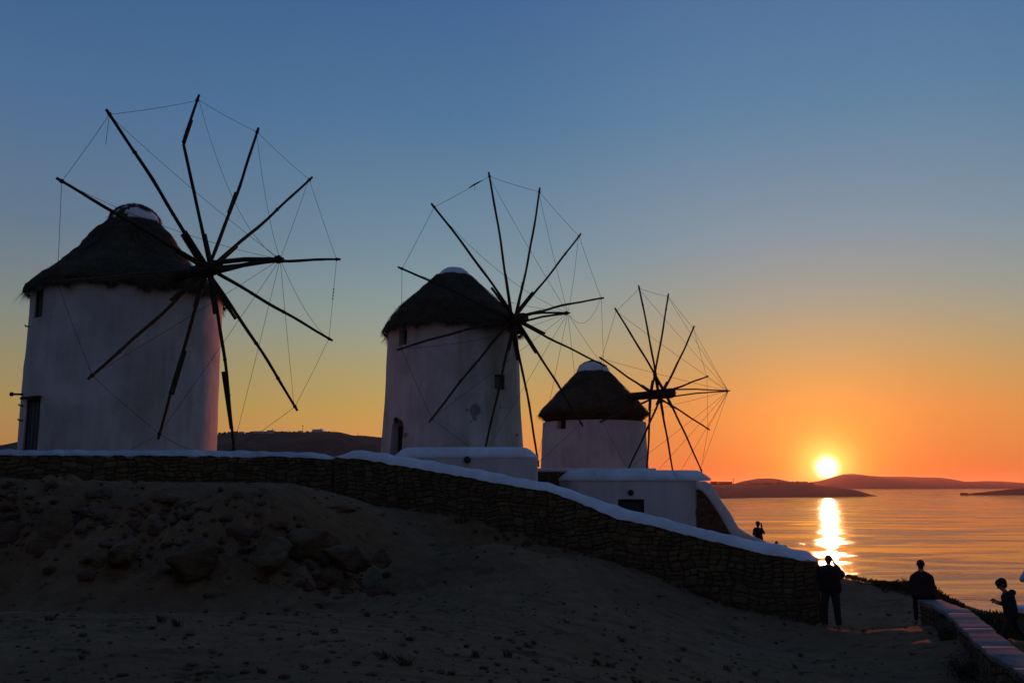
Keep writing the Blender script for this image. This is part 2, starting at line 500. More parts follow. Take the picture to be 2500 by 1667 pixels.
for p in ((-14, 33, 0.9), (-18, 36, 0.9), (-9, 34, 0.7), (-2.7, 42.3, 1.2), (-8, 39, 0.8), (-3, 33, -0.1), (1, 35, -0.6), (5, 41, -2.4), (3, 47, -2.2),
          (4.8, 55, -1.9), (9, 43, -3.0), (11.6, 44, -3.2), (14.2, 44, -3.8), (16.5, 44, -5.2), (13, 60, -4.9), (16.2, 60, -4.85), (16.9, 60.6, -5.25), (17.5, 61, -5.25), (16.8, 63, -5.6), (16.5, 57, -5.0), (20.4, 60, -8.5), (19.5, 55, -8.0),
          (-30, 40, 1), (-30, 25, 0.6), (-30, 10, -1.3), (-30, -15, -1.0), (0, -15, -1.2), (0, 0, -1.6), (-10, 0, -1.5), (10, 0, -1.9),
          (-30, 70, -3), (-5, 70, -3), (8, 70, -6), (22, 15, -7.5), (24, 25, -12), (20, 32, -9), (30, 0, -12), (25, -15, -7), (14, 5, -3.0), (13, 12, -3.4), (14, 18, -4.0),
          (33, 20, -17), (32, 40, -17.5), (30, 60, -18), (22, 80, -18), (0, 92, -18), (-30, 95, -18), (-55, 95, -18), (-55, 60, -6), (-55, 20, -2), (-55, -15, -2), (40, -15, -18), (44, 30, -19), (24, 46, -14)):
    cp(p)
ctrl = np.array(ctrl)
def _tps_fit(P, lam=0.02):
    n = len(P)
    d = np.hypot(P[:, None, 0] - P[None, :, 0], P[:, None, 1] - P[None, :, 1])
    K = np.where(d > 0, d * d * np.log(d + 1e-12), 0) + np.eye(n) * lam
    Q = np.c_[np.ones(n), P[:, :2]]
    A = np.block([[K, Q], [Q.T, np.zeros((3, 3))]])
    s = np.linalg.solve(A, np.r_[P[:, 2], 0, 0, 0])
    return s
TPS = _tps_fit(ctrl)
def ground_base(x, y):
    x = np.atleast_1d(np.asarray(x, float)); y = np.atleast_1d(np.asarray(y, float))
    shp = x.shape
    x = x.ravel(); y = y.ravel()
    out = np.empty(len(x))
    for i in range(0, len(x), 20000):
        xs, ys = x[i:i + 20000], y[i:i + 20000]
        d2 = (xs[:, None] - ctrl[None, :, 0]) ** 2 + (ys[:, None] - ctrl[None, :, 1]) ** 2
        K = 0.5 * d2 * np.log(d2 + 1e-12)
        out[i:i + 20000] = K @ TPS[:-3] + TPS[-3] + TPS[-2] * xs + TPS[-1] * ys
    return np.clip(out, -19.5, 3.0).reshape(shp)
def ground_z(x, y, detail=True):
    z = ground_base(x, y)
    x = np.atleast_1d(np.asarray(x, float)); y = np.atleast_1d(np.asarray(y, float))
    # how rough the ground is: the rocky bank on the left is rough, the worn earth is not
    bank = np.exp(-((y - 20.2) / 1.5) ** 2) * (1 / (1 + np.exp((x + 1.2) / 1.0)))
    far = np.clip((y - 30) / 10, 0, 1)
    right = 1 / (1 + np.exp(-(x - 3.0) / 0.8))
    z = z + fbm(x * 0.8, y * 0.8, 3, 3) * (0.06 + 0.20 * bank + 0.1 * far)
    z = z + np.abs(fbm(x * 1.9 + 5, y * 1.9, 9, 4, 0.6)) * (0.035 + 0.38 * bank) * (1 - 0.6 * right)
    z = z + fbm(x * 4.5, y * 4.5, 21, 3, 0.6) * (0.034 + 0.17 * bank) * (1 - 0.6 * right)
    return z
def lines(lo, f0, f1, hi, fine, g=1.12):
    a = list(np.arange(f0, f1 + 1e-6, fine))
    s = fine; x = f1
    while x < hi:
        s *= g; x += s; a.append(min(x, hi))
    s = fine; x = f0
    while x > lo:
        s *= g; x -= s; a.insert(0, max(x, lo))
    return np.array(a)
gx = lines(-60, -13, 13.5, 45, 0.10)
gy = lines(-18, 7.0, 27, 98, 0.085)
GX, GY = np.meshgrid(gx, gy)
GZ = ground_z(GX, GY)
nv = GX.shape
vv = np.stack([GX.ravel(), GY.ravel(), GZ.ravel()], 1)
idx = np.arange(nv[0] * nv[1]).reshape(nv)
ff = np.stack([idx[:-1, :-1].ravel(), idx[:-1, 1:].ravel(), idx[1:, 1:].ravel(), idx[1:, :-1].ravel()], 1)
tag(mk('ground', vv, ff, M['ground'], smooth=True), kind='structure')

# ------------------------------------------------------------------ distant land
def hill(name, crest, D0, D1, D2, mat, kind='structure', seed=0, rough=1.0, nx=160, ny=26, base=SEA - 1.5, flat=1.0):
    xs = [c[0] for c in crest]
    ys = [c[1] for c in crest]
    P = np.linspace(xs[0], xs[-1], nx)
    V = np.zeros((ny, nx, 3))
    for j, px in enumerate(P):
        d0, d1, d2 = (f_(px) if callable(f_) else f_ for f_ in (D0, D1, D2))
        top = ray(px, np.interp(px, xs, ys))
        zc = top[2] * d1
        for i in range(ny):
            u = i / (ny - 1)
            if u < 0.62:
                k = u / 0.62
                d = d0 + (d1 - d0) * k
                sh = math.sin(k * math.pi / 2) ** flat
            else:
                k = (u - 0.62) / 0.38
                d = d1 + (d2 - d1) * k
                sh = math.cos(k * math.pi / 2)
            z = base + (zc - base) * sh
            V[i, j] = (top[0] * d, d, z)
    amp = (V[:, :, 2] - base)
    sc = (D1(P[0]) if callable(D1) else D1) / 14.0
    nz = fbm(V[:, :, 0] / sc, V[:, :, 1] / sc, seed, 5, 0.55)
    env = np.sin(np.linspace(0, 1, ny) * math.pi)[:, None]
    crest_damp = 1 - 0.85 * np.exp(-((np.linspace(0, 1, ny) - 0.62) / 0.1) ** 2)[:, None]
    V[:, :, 2] += nz * amp * 0.22 * rough * env * crest_damp
    id_ = np.arange(nx * ny).reshape(ny, nx)
    f_ = np.stack([id_[:-1, :-1].ravel(), id_[:-1, 1:].ravel(), id_[1:, 1:].ravel(), id_[1:, :-1].ravel()], 1)
    o = mk(name, V.reshape(-1, 3), f_, mat, smooth=True)
    return tag(o, kind=kind)

hill('hill', [(-500, 1120), (-200, 1098), (0, 1089), (25, 1086), (55, 1080), (200, 1068), (400, 1062), (534, 1059), (580, 1055.5), (602, 1059), (617, 1056), (700, 1056.5),
              (740, 1054.5), (800, 1056), (835, 1059), (860, 1066), (892, 1067.5), (905, 1069.5), (932, 1071), (1000, 1078), (1100, 1100), (1200, 1140), (1290, 1188), (1330, 1200)],
     420, 620, 900, M['hill'], seed=4, nx=260, ny=30, rough=0.6)
hd_base = tab([1500, 1734, 1836, 2006, 2142, 2150], [1180, 1227, 1314, 1415, 1570, 1575])
hill('headland', [(700, 1212), (1000, 1203), (1250, 1192), (1480, 1184), (1700, 1184), (1754, 1183), (1836, 1184), (1875, 1183), (1905, 1179.5), (1950, 1178.5), (1980, 1180), (1996, 1184), (2040, 1188), (2094, 1197), (2125, 1206.5), (2142, 1210.3), (2150, 1212)],
     hd_base, lambda p: hd_base(p) + np.interp(p, [1500, 1960, 2100, 2150], [1000, 1000, 140, 12]), lambda p: hd_base(p) + np.interp(p, [1500, 1960, 2100, 2150], [1500, 1500, 300, 30]),
     M['hill'], seed=8, nx=220, rough=0.35, flat=0.8)
hill('distant_mound', [(1700, 1184), (1790, 1181), (1815, 1174), (1850, 1167.5), (1880, 1167), (1900, 1169), (1945, 1178), (1990, 1187), (2010, 1190)], 3400, 4200, 5200, M['isle'], seed=2, rough=0.3, nx=80)
hill('distant_island', [(1900, 1190), (1972, 1178), (2000, 1173.5), (2016, 1169.5), (2043, 1161.5), (2060, 1157), (2081, 1156), (2100, 1158), (2125, 1161), (2159, 1163), (2203, 1163),
                        (2244, 1164.5), (2292, 1165), (2322, 1169), (2356, 1175.5), (2380, 1175), (2407, 1173.7), (2448, 1174.5), (2500, 1178.5), (2600, 1184), (2700, 1188)],
     6400, 7700, 9000, M['isle'], seed=5, rough=0.3, nx=160)
hill('low_islet', [(2360, 1208), (2368, 1204), (2390, 1202), (2414, 1199), (2465, 1194), (2500, 1191), (2600, 1186), (2700, 1184)], 1790, lambda p: 1800 + np.interp(p, [2360, 2700], [4, 220]), lambda p: 1820 + np.interp(p, [2360, 2700], [20, 500]), M['hill'], seed=6, rough=0.3, nx=80)
rb = MB()
for (px, w_) in ((2349, 5), (2354, 6), (2360, 5)):
    p = at(px, 1205, 1785)
    rb.box((p[0], p[1], SEA + 1.2), (w_ * 0.75, 3, 3.0), 0.2 * px, 0.4)
tag(rb.build('sea_rock', M['hill']), 'small dark sea rock off the tip of the low islet at right', 'rock')

hz = MB()
hz.add([(x, y, z) for z in (-24, 112) for x, y in ((-15000, -14500), (15000, -14500), (15000, 15000), (-15000, 15000))],
       [(3, 2, 1, 0), (4, 5, 6, 7), (0, 1, 5, 4), (1, 2, 6, 5), (2, 3, 7, 6), (3, 0, 4, 7)])
hm = bpy.data.materials.new('haze'); hm.use_nodes = True
ht = NT(hm.node_tree)
hm.node_tree.nodes.remove(hm.node_tree.nodes['Principled BSDF'])
hv = ht.n('ShaderNodeVolumePrincipled')
hv.inputs['Color'].default_value = (1.0, 0.66, 0.52, 1)
hv.inputs['Density'].default_value = 2.6e-5
hv.inputs['Anisotropy'].default_value = 0.68
ht.link(hv.outputs[0], hm.node_tree.nodes['Material Output'].inputs['Volume'])
tag(hz.build('haze', hm), kind='stuff')

# scrub along the headland crest (nobody could count it)
sb = MB()
for i in range(330):
    px = rnd.uniform(1745, 1990)
    d1 = float(hd_base(px)) + 1000
    y_ = np.interp(px, [1700, 1754, 1836, 1875, 1905, 1950, 1980, 1996], [1184, 1183, 1184, 1183, 1179.5, 1178.5, 1180, 1184])
    p = at(px, y_, d1 - rnd.uniform(0, 12))
    h = rnd.uniform(1.2, 4.2) * (1.4 if 1830 < px < 1990 else 0.8)
    r_ = rnd.uniform(1.0, 3.0)
    b0 = [(p[0] + r_ * math.cos(a) * rnd.uniform(.7, 1.2), p[1] + r_ * math.sin(a), p[2] - 2) for a in np.linspace(0, 2 * math.pi, 6)[:-1]]
    m0 = [(q[0] * .6 + p[0] * .4, q[1] * .6 + p[1] * .4, p[2] + h * rnd.uniform(.5, .8)) for q in b0]
    sb.add(b0 + m0 + [(p[0] + rnd.uniform(-.4, .4), p[1], p[2] + h)], [(k, (k + 1) % 5, 5 + (k + 1) % 5, 5 + k) for k in range(5)] + [(5 + k, 5 + (k + 1) % 5, 10) for k in range(5)])
tag(sb.build('scrub', M['hill']), kind='stuff')
sb = MB()
for i in range(420):
    px = rnd.choice([rnd.uniform(534, 930), rnd.uniform(600, 700)])
    y_ = np.interp(px, [534, 580, 602, 617, 700, 740, 800, 835, 860, 892, 905, 932], [1059, 1055.5, 1059, 1056, 1056.5, 1054.5, 1056, 1059, 1066, 1067.5, 1069.5, 1071])
    p = at(px, y_ + 0.3, 618 - rnd.uniform(0, 6))
    h = rnd.uniform(0.3, 1.3)
    r_ = rnd.uniform(0.4, 1.6)
    b0 = [(p[0] + r_ * math.cos(a) * rnd.uniform(.7, 1.2), p[1] + r_ * math.sin(a), p[2] - 1) for a in np.linspace(0, 2 * math.pi, 6)[:-1]]
    m0 = [(q[0] * .6 + p[0] * .4, q[1] * .6 + p[1] * .4, p[2] + h * rnd.uniform(.5, .8)) for q in b0]
    sb.add(b0 + m0 + [(p[0], p[1], p[2] + h)], [(k, (k + 1) % 5, 5 + (k + 1) % 5, 5 + k) for k in range(5)] + [(5 + k, 5 + (k + 1) % 5, 10) for k in range(5)])
tag(sb.build('hill_scrub', M['hill']), kind='stuff')

def far_house(px0, px1, py0, py1, D, label, blocks=(), windows=0, mat='farhouse', group=None, chim=False):
    a = at(px0, py1, D); b = at(px1, py0, D)
    o = empty('house', ((a[0] + b[0]) / 2, D, a[2]), label, 'house', group)
    hx = (b[0] - a[0]) / 2; hz = (b[2] - a[2]) / 2 + 1
    m = MB(); m.box(((a[0] + b[0]) / 2, D + hx * 0.6, b[2] - hz), (hx, hx * 0.6, hz)); m.build('wall', M[mat], o)
    par = MB(); par.box(((a[0] + b[0]) / 2, D + hx * 0.6, b[2] + 0.1), (hx + 0.12, hx * 0.6 + 0.12, 0.1)); par.build('roof', M[mat], o)
    for (q0, q1, r0, r1) in blocks:
        c = at(q0, r1, D); d = at(q1, r0, D)
        m = MB(); m.box(((c[0] + d[0]) / 2, D + hx * 0.55, (c[2] + d[2]) / 2 - 0.5), ((d[0] - c[0]) / 2, hx * 0.4, (d[2] - c[2]) / 2 + 0.5)); m.build('wing', M[mat], o)
    for k in range(windows):
        wx = a[0] + (b[0] - a[0]) * (k + 0.5) / windows
        m = MB(); m.box((wx, D - 0.02, b[2] - 1.1 * (b[2] - a[2]) / 2.0), (hx / windows * 0.36, 0.06, (b[2] - a[2]) * 0.16)); m.build('window', M['window'], o)
    if chim:
        m = MB(); m.box((b[0] - hx * 0.4, D + hx * 0.5, b[2] + 0.5), (0.3, 0.3, 0.5)); m.build('chimney', M[mat], o)
    return o
HG = 'houses on the distant hillside'
far_house(586, 595, 1054, 1059, 612, 'tiny white cube house alone beside the spar tip on the distant hill', windows=2, group=HG)
far_house(618, 642, 1054, 1064, 606, 'long low grey-white house left of the two-storey one on the distant hill', blocks=[(624, 645, 1058, 1063)], windows=4, group=HG)
far_house(651, 667, 1050.5, 1058, 604, 'small two-storey white house with a stepped lower wing on the distant hill', blocks=[(645, 666, 1057, 1062)], windows=3, group=HG, chim=True)
far_house(727, 738, 1052, 1056, 612, 'low white house left of the radio mast beside the big white house', windows=2, group=HG)
far_house(762, 787, 1048.5, 1057, 610, 'largest white flat-roofed house on top of the distant hill', blocks=[(786, 796, 1052, 1057), (757, 763, 1053, 1057)], windows=4, group=HG, chim=True)
far_house(535, 548, 1060.5, 1064, 600, 'low row house just right of the big mill at its foot', windows=3, group=HG)
far_house(551, 564, 1062, 1065, 598, 'low row house behind the lowest spar of the big mill', windows=3, group=HG)
HH = 'buildings on the headland'
far_house(1736, 1752, 1175, 1184, 2180, 'dark square apartment block at the left end of the headland', mat='hill', windows=5, group=HH)
far_house(1757, 1788, 1175.5, 1184, 2200, 'long dark two-storey block with a row of windows on the headland', mat='hill', windows=9, group=HH)
far_house(1735, 1742, 1187, 1192, 1780, 'small pale house beside the white buttress on the headland', windows=1, group=HH)
far_house(1760, 1770, 1188, 1193, 1760, 'small pale cube house below the long dark block', windows=2, group=HH)
far_house(1797, 1812, 1186, 1189, 1900, 'low pale house on the headland right of the cube house', windows=3, group=HH)
MG = 'masts on the skyline'
for (px, py0, py1, D, lab, cross) in ((739.3, 1038, 1054.5, 611, 'tallest radio mast with a short crossbar on the distant hill', True), (669.9, 1048, 1057, 611, 'thin pole right of the two-storey white house', False),
                             (703.4, 1048, 1056.5, 611, 'thin pole midway between the two groups of white houses', False), (776.7, 1045, 1049, 611, 'short aerial on the roof line of the largest white house', False),
                             (749.5, 1048, 1056, 611, 'short pole between the radio mast and the largest white house', False), (817, 1052, 1060, 611, 'faint pole right of the largest white house', False),
                             (874, 1056, 1069, 611, 'faint pole on the falling slope near the middle mill', False), (1790.5, 1167, 1184, 2250, 'mast right of the long dark block on the headland', True)):
    a = at(px, py1 + 0.6, D); b = at(px, py0, D)
    t_ = 0.10 if D < 1000 else 0.45
    m = MB(); m.tube([a, b], [t_ * 1.5, t_], 6)
    o = empty('mast', a, lab, 'mast', MG)
    m.build('pole', M['metal'], o)
    if cross:
        m = MB(); c = a + (b - a) * 0.9; m.box(c, (0.45 * D / 611, 0.08, 0.22 * D / 611)); m.build('antenna', M['metal'], o)

# ------------------------------------------------------------------ dry-stone walls
def stone_cells(s0, s1, z0, z1, w=0.33, h=0.145, r=None):
    r = r or rnd
    out = []
    def split(a, b, c, d):
        W, H = b - a, d - c
        if W > w * r.uniform(1.0, 2.0) and W > H * 1.1:
            m = a + W * r.uniform(0.38, 0.62)
            split(a, m, c, d); split(m, b, c, d)
        elif H > h * r.uniform(0.75, 1.9):
            m = c + H * r.uniform(0.35, 0.65)
            split(a, b, c, m); split(a, b, m, d)
        elif W > w * 1.35:
            m = a + W * r.uniform(0.4, 0.6)
            split(a, m, c, d); split(m, b, c, d)
        else:
            out.append((a, b, c, d))
    x = s0
    while x < s1:
        x2 = min(x + r.uniform(1.5, 2.4), s1)
        split(x, x2, z0, z1)
        x = x2
    return out
def stone_mesh(poly3, nrm, depth, name, parent, mat):
    """poly3: outline on the wall face; the stone stands proud of it along nrm with a worn edge"""
    c = np.mean(poly3, 0)
    n = len(poly3)
    back = [p - nrm * 0.05 for p in poly3]
    mid = [p + nrm * depth * 0.55 for p in poly3]
    front = [c + (p - c) * rnd.uniform(0.70, 0.84) + nrm * depth * rnd.uniform(0.9, 1.15) for p in poly3]
    v = back + mid + front + [c + nrm * depth * 1.15]
    f = []
    for i in range(n):
        j = (i + 1) % n
        f += [(i, j, n + j, n + i), (n + i, n + j, 2 * n + j, 2 * n + i), (2 * n + i, 2 * n + j, 3 * n)]
    return mk(name, v, f, mat, parent)
def clip_poly(poly, hi, lo):
    """clamp an (s,z) outline under the coping line hi(s) and above lo(s)"""
    q = [(s_, min(max(z_, lo(s_)), hi(s_))) for s_, z_ in poly]
    return q
def outline(a, b, c, d, gap):
    """a rough rounded stone outline inside the cell"""
    a, b, c, d = a + gap * .6, b - gap * .6, c + gap * 0.5, d - gap * 0.5
    W, H = b - a, d - c
    k = min(W, H) * rnd.uniform(0.12, 0.3)
    j = lambda: rnd.uniform(-1, 1) * min(W, H) * 0.07
    pts = [(a + k, c), (a + W * .5, c), (b - k, c), (b, c + k), (b, d - k), (b - k, d), (a + W * .5, d), (a + k, d), (a, d - k), (a, c + k)]
    q = []
    for s_, z_ in pts:
        wx = 0.05 * math.sin(z_ * 5.1 + s_ * 1.3) + 0.03 * math.sin(z_ * 11 + s_ * 3)
        wz = 0.05 * math.sin(s_ * 2.7 + z_ * 1.1) + 0.025 * math.sin(s_ * 6.3)
        q.append((s_ + wx + j(), z_ + wz + j()))
    return q

def px_table(pts):
    return tab([p[0] for p in pts], [p[1] for p in pts])
def coping_wall(name, px0, px1, top, bot, label, mat_cap, depth=0.34, back=0.62, end_taper=(0, 0), limit=300, lift=0.05):
    N = int((px1 - px0) / 5) + 2
    P = np.linspace(px0, px1, N)
    o = empty(name, at(px0, 1180, float(WALL_D(px0))), label, 'wall')
    rows = []
    front_line = []
    for i, px in enumerate(P):
        D = float(WALL_D(px))
        b0 = at(px, bot(px), D)
        cr = at(px, top(px), D + depth)
        crz = max(cr[2], b0[2] + 0.04)
        dirv = np.array([b0[0], b0[1], 0]); dirv /= np.linalg.norm(dirv)
        # plan normal pointing to the camera: use the wall's own tangent
        e = 6
        t_ = at(px + e, 1180, float(WALL_D(px + e))) - at(px - e, 1180, float(WALL_D(px - e)))
        t_[2] = 0; t_ /= np.linalg.norm(t_)
        n_ = np.array([t_[1], -t_[0], 0])
        if n_[1] > 0: n_ = -n_
        wob = 0.012 * math.sin(px * 0.11) + 0.01 * math.sin(px * 0.043 + 1)
        back_b = b0 - n_ * back
        b0 = b0 + np.array([0, 0, 0.03 * float(fbm(np.array([px * 0.045]), np.array([px0 * 1.0]), 61, 4, 0.6)[0]) + 0.012 * (rnd.random() - .5)])
        lipz = min(lift, (crz - b0[2]) * 0.5)
        front_line.append((b0, n_, t_))
        pts = [b0 + n_ * 0.0, b0 + n_ * 0.03 + np.array([0, 0, lipz * 0.4]), b0 + n_ * 0.015 + np.array([0, 0, lipz]),
               b0 - n_ * depth * 0.35 + np.array([0, 0, (crz - b0[2]) * 0.62 + wob]), b0 - n_ * depth * 0.75 + np.array([0, 0, (crz - b0[2]) * 0.93 + wob]),
               b0 - n_ * depth + np.array([0, 0, crz - b0[2] + wob]), b0 - n_ * (depth + 0.1) + np.array([0, 0, (crz - b0[2]) * 0.93]),
               back_b + np.array([0, 0, (crz - b0[2]) * 0.4]), back_b]
        rows.append(pts)
    V = [p for r_ in rows for p in r_]
    k = len(rows[0])
    Fc = []
    for i in range(N - 1):
        for j in range(k):
            j2 = (j + 1) % k
            Fc.append((i * k + j, i * k + j2, (i + 1) * k + j2, (i + 1) * k + j))
    Fc.append(tuple(range(k)))
    Fc.append(tuple((N - 1) * k + j for j in range(k))[::-1])
    mk('coping', V, Fc, M[mat_cap], o, True)
    smooth_by_angle(o.children[-1], 50)
    # rubble core
    V = []
    for (b0, n_, t_) in front_line:
        g = b0[2] - 3.2
        V += [b0 - n_ * 0.06 + np.array([0, 0, -0.02]), np.array([*(b0 - n_ * 0.06)[:2], g]), np.array([*(b0 - n_ * (back - .04))[:2], g]), b0 - n_ * (back - 0.04) + np.array([0, 0, -0.02])]
    Fc = []
    for i in range(N - 1):
        for j in range(4):
            j2 = (j + 1) % 4
            Fc.append((i * 4 + j, (i + 1) * 4 + j, (i + 1) * 4 + j2, i * 4 + j2))
    Fc += [(0, 1, 2, 3), tuple((N - 1) * 4 + j for j in (3, 2, 1, 0))]
    mk('rubble_core', V, Fc, M['mortar'], o)
    # arc length
    B = np.array([f_[0] for f_ in front_line])
    s = np.r_[0, np.cumsum(np.hypot(np.diff(B[:, 0]), np.diff(B[:, 1])))]
    gz = ground_z(B[:, 0], B[:, 1])
    topz = lambda q: float(np.interp(q, s, B[:, 2])) - 0.015
    lowz = lambda q: float(np.interp(q, s, gz)) - 0.12
    def world(q, z):
        x = np.interp(q, s, B[:, 0]); y = np.interp(q, s, B[:, 1])
        i = int(np.clip(np.searchsorted(s, q), 0, N - 1))
        n_ = front_line[i][1]
        return np.array([x, y, z]) - n_ * 0.05, n_
    cells = stone_cells(0, s[-1], float(min(gz)) - 0.2, float(max(B[:, 2])) + 0.1)
    made = []
    for (a, b, c, d) in cells:
        if d < min(lowz(a), lowz(b)) + 0.06 or c > max(topz(a), topz(b)) - 0.035:
            continue
        poly = outline(a, b, c, d, rnd.uniform(0.008, 0.02))
        poly = [(min(max(q, 0.0), s[-1]), z) for q, z in poly]
        poly = clip_poly(poly, topz, lambda q: -99)
        H = max(z for _, z in poly) - min(z for _, z in poly)
        if H < 0.035:
            continue
        area = (b - a) * H
        made.append((area, poly))
    made.sort(key=lambda q: -q[0])
    for i, (area, poly) in enumerate(made):
        if i >= limit:
            break
        ps = []
        for q, z in poly:
            w_, n_ = world(q, z)
            ps.append(w_)
        stone_mesh(ps, n_, rnd.uniform(0.03, 0.075), 'stone', o, M['stone'])
    if len(made) > limit:
        mb = MB()
        for area, poly in made[limit:]:
            ps = [world(q, z)[0] for q, z in poly]
            n_ = world(poly[0][0], 0)[1]
            c = np.mean(ps, 0); n = len(ps)
            fr = [c + (p - c) * 0.8 + n_ * 0.06 for p in ps]
            mb.add(ps + fr, [(i, (i + 1) % n, n + (i + 1) % n, n + i) for i in range(n)] + [tuple(range(n, 2 * n))])
        tag(mb.build('small_stone', M['stone'], o), kind='stuff')
    return o, front_line, s
print('ground done')
topL = px_table([(-300, 1096), (0, 1098), (100, 1098.5), (500, 1099), (676, 1102), (793, 1106.6), (806, 1112), (812, 1117)])
botL = px_table([(-300, 1111), (0, 1113), (200, 1114), (500, 1114.5), (602, 1117.5), (676, 1115.5), (774, 1121), (812, 1123)])
coping_wall('dry_stone_wall', -160, 812, topL, botL, 'low dry-stone wall with worn grey coping in front of the big left windmill', 'capgrey')
topR = px_table([(815, 1114), (822, 1110), (846, 1098), (930, 1107), (952, 1111.5), (1065, 1130), (1164, 1148), (1264, 1167), (1300, 1174), (1330, 1180), (1376, 1192), (1440, 1216), (1509, 1239),
                 (1575, 1255), (1640, 1273), (1706, 1290), (1792, 1310), (1830, 1319), (1868, 1323), (1891, 1328), (1921, 1338), (1962, 1345), (1975, 1356), (1992, 1369)])
botR = px_table([(815, 1118), (846, 1120), (901, 1125), (945, 1133), (1098, 1158), (1197, 1178), (1297, 1194), (1346, 1203), (1400, 1222), (1440, 1239), (1509, 1267), (1601, 1287), (1683, 1308),
                 (1785, 1333), (1868, 1354), (1927, 1363), (1954, 1368), (1992, 1371.5)])
coping_wall('dry_stone_wall', 815, 1993, topR, botR, 'long dry-stone wall with smooth white coping sloping down to the people at right', 'cap')

# ------------------------------------------------------------------ windmills
MILLS = {
 1: dict(D=33.03, hub=(507, 657), hd=30.0, az=55, el=0.5, bs=3.3,
         prof=[(3.36, 729), (3.28, 716), (2.94, 690), (2.50, 666), (2.13, 643), (1.72, 612), (1.29, 572), (0.95, 549), (0.86, 543)],
         cap=[(0.86, 541), (0.80, 532), (0.66, 521), (0.44, 511), (0.2, 505), (0.0, 503)], cx=293, basepx=1105, eave_px=725, rb=3.20, rt=3.17, axle=0.55, zb=0.7),
 2: dict(D=42.3, hub=(1252, 780), hd=39.5, az=45, el=-1.8, bs=3.1,
         prof=[(3.20, 811), (3.12, 801), (2.86, 777), (2.56, 757), (2.28, 742), (1.75, 719), (1.34, 700), (0.97, 682), (0.80, 674)],
         cap=[(0.78, 676), (0.72, 671), (0.58, 663), (0.38, 656), (0.18, 653.5), (0.0, 653)], cx=1104, basepx=1112, eave_px=811, rb=3.17, rt=2.93, axle=0.75, zb=0.9),
 3: dict(D=55.0, hub=(1609, 962), hd=52.0, az=48, el=0.5, bs=4.2,
         prof=[(3.20, 1010), (3.10, 1002), (2.86, 990), (2.26, 963), (1.80, 943), (1.34, 924), (1.08, 913), (0.92, 907)],
         cap=[(0.92, 906), (0.86, 900), (0.72, 892), (0.44, 886), (0.18, 883), (0.0, 882.5)], cx=1451, basepx=1200, eave_px=1031, rb=3.16, rt=3.0, axle=0.95, zb=-2.4),
}
TIPS = {
 1: [(138, 435), (259, 267), (486, 232.5), (631, 313), (762, 433), (830, 633), (811, 831), (726, 1002), (572, 1110), (386, 1072), (215, 925), (127, 690)],
 2: [(972, 652), (1053, 497), (1193, 420), (1318, 459), (1418, 571), (1474, 727), (1480, 894), (1423, 1040), (1315, 1139), (1178, 1125), (1048, 1030), (970, 854)],
 3: [(1464, 872), (1501, 752), (1559, 696), (1632, 717), (1695, 796), (1729, 918), (1732, 1049), (1714, 1152), (1648, 1182), (1577, 1187), (1530, 1152), (1465, 1030)]}
for k, m in MILLS.items():
    n = np.array([math.sin(R(m['az'])) * math.cos(R(m['el'])), -math.cos(R(m['az'])) * math.cos(R(m['el'])), math.sin(R(m['el']))])
    m['n'] = n
    m['P'] = at(*m['hub'], m['hd'])
    m['C'] = np.array([(m['cx'] - 1250) / F / (CT - (833.5 - 1120) / F * ST) * m['D'], m['D'], 0.0])
    m['ze'] = ray(m['cx'], m['eave_px'])[2] * m['D']
    m['z0'] = ray(m['cx'], m['basepx'])[2] * m['D']
def tower_r(k, th, z):
    m = MILLS[k]
    u = (z - m['z0']) / (m['ze'] - m['z0'])
    u = np.clip(u, -0.6, 1.2)
    r = m['rb'] + (m['rt'] - m['rb']) * u
    if k == 2:
        r = r + 0.05 * np.clip(0.3 - u, 0, 1) - 0.03 * np.sin(u * math.pi)
    return r + fbm(th * 2.1 + 3 * k, np.asarray(z) * 0.55, 30 + k, 3) * 0.055
def hit_tower(k, px, py):
    m = MILLS[k]
    d = ray(px, py)
    C = m['C']
    lo = None
    for y in np.linspace(m['D'] - 4, m['D'], 400):
        p = d * y
        if math.hypot(p[0] - C[0], p[1] - C[1]) < m['rb'] - (m['rb'] - m['rt']) * 0.4:
            lo = p
            break
    return lo if lo is not None else d * m['D']
M['wash2'] = mat_mill2()

def cut(o, cutters):
    for c in cutters:
        md = o.modifiers.new('b', 'BOOLEAN')
        md.operation = 'DIFFERENCE'
        md.solver = 'EXACT'
        md.object = c
    bake(o)
    for c in cutters:
        me = c.data
        bpy.data.objects.remove(c)
        bpy.data.meshes.remove(me)

def frame_at(k, px, py, side=None):
    """point on the tower face, outward and tangent vectors; side pins points near the silhouette"""
    m = MILLS[k]
    p = hit_tower(k, px, py)
    C = m['C']
    o = np.array([p[0] - C[0], p[1] - C[1], 0]); L = np.linalg.norm(o); o /= L
    t = np.array([-o[1], o[0], 0])
    z = p[2]
    rr = float(tower_r(k, math.atan2(o[1], o[0]), z))
    q = np.array([C[0] + o[0] * rr, C[1] + o[1] * rr, z])
    return q, o, t
def obox(q, o, t, w, z0, z1, d_out, d_in, mb=None):
    """box on a tower face"""
    mb = mb or MB()
    v = []
    for z in (z0, z1):
        for a, b in ((-w / 2, d_out), (w / 2, d_out), (w / 2, -d_in), (-w / 2, -d_in)):
            p = q + t * a + o * b
            v.append((p[0], p[1], z))
    mb.add(v, [(0, 1, 2, 3), (7, 6, 5, 4), (4, 5, 1, 0), (5, 6, 2, 1), (6, 7, 3, 2), (7, 4, 0, 3)])
    return mb
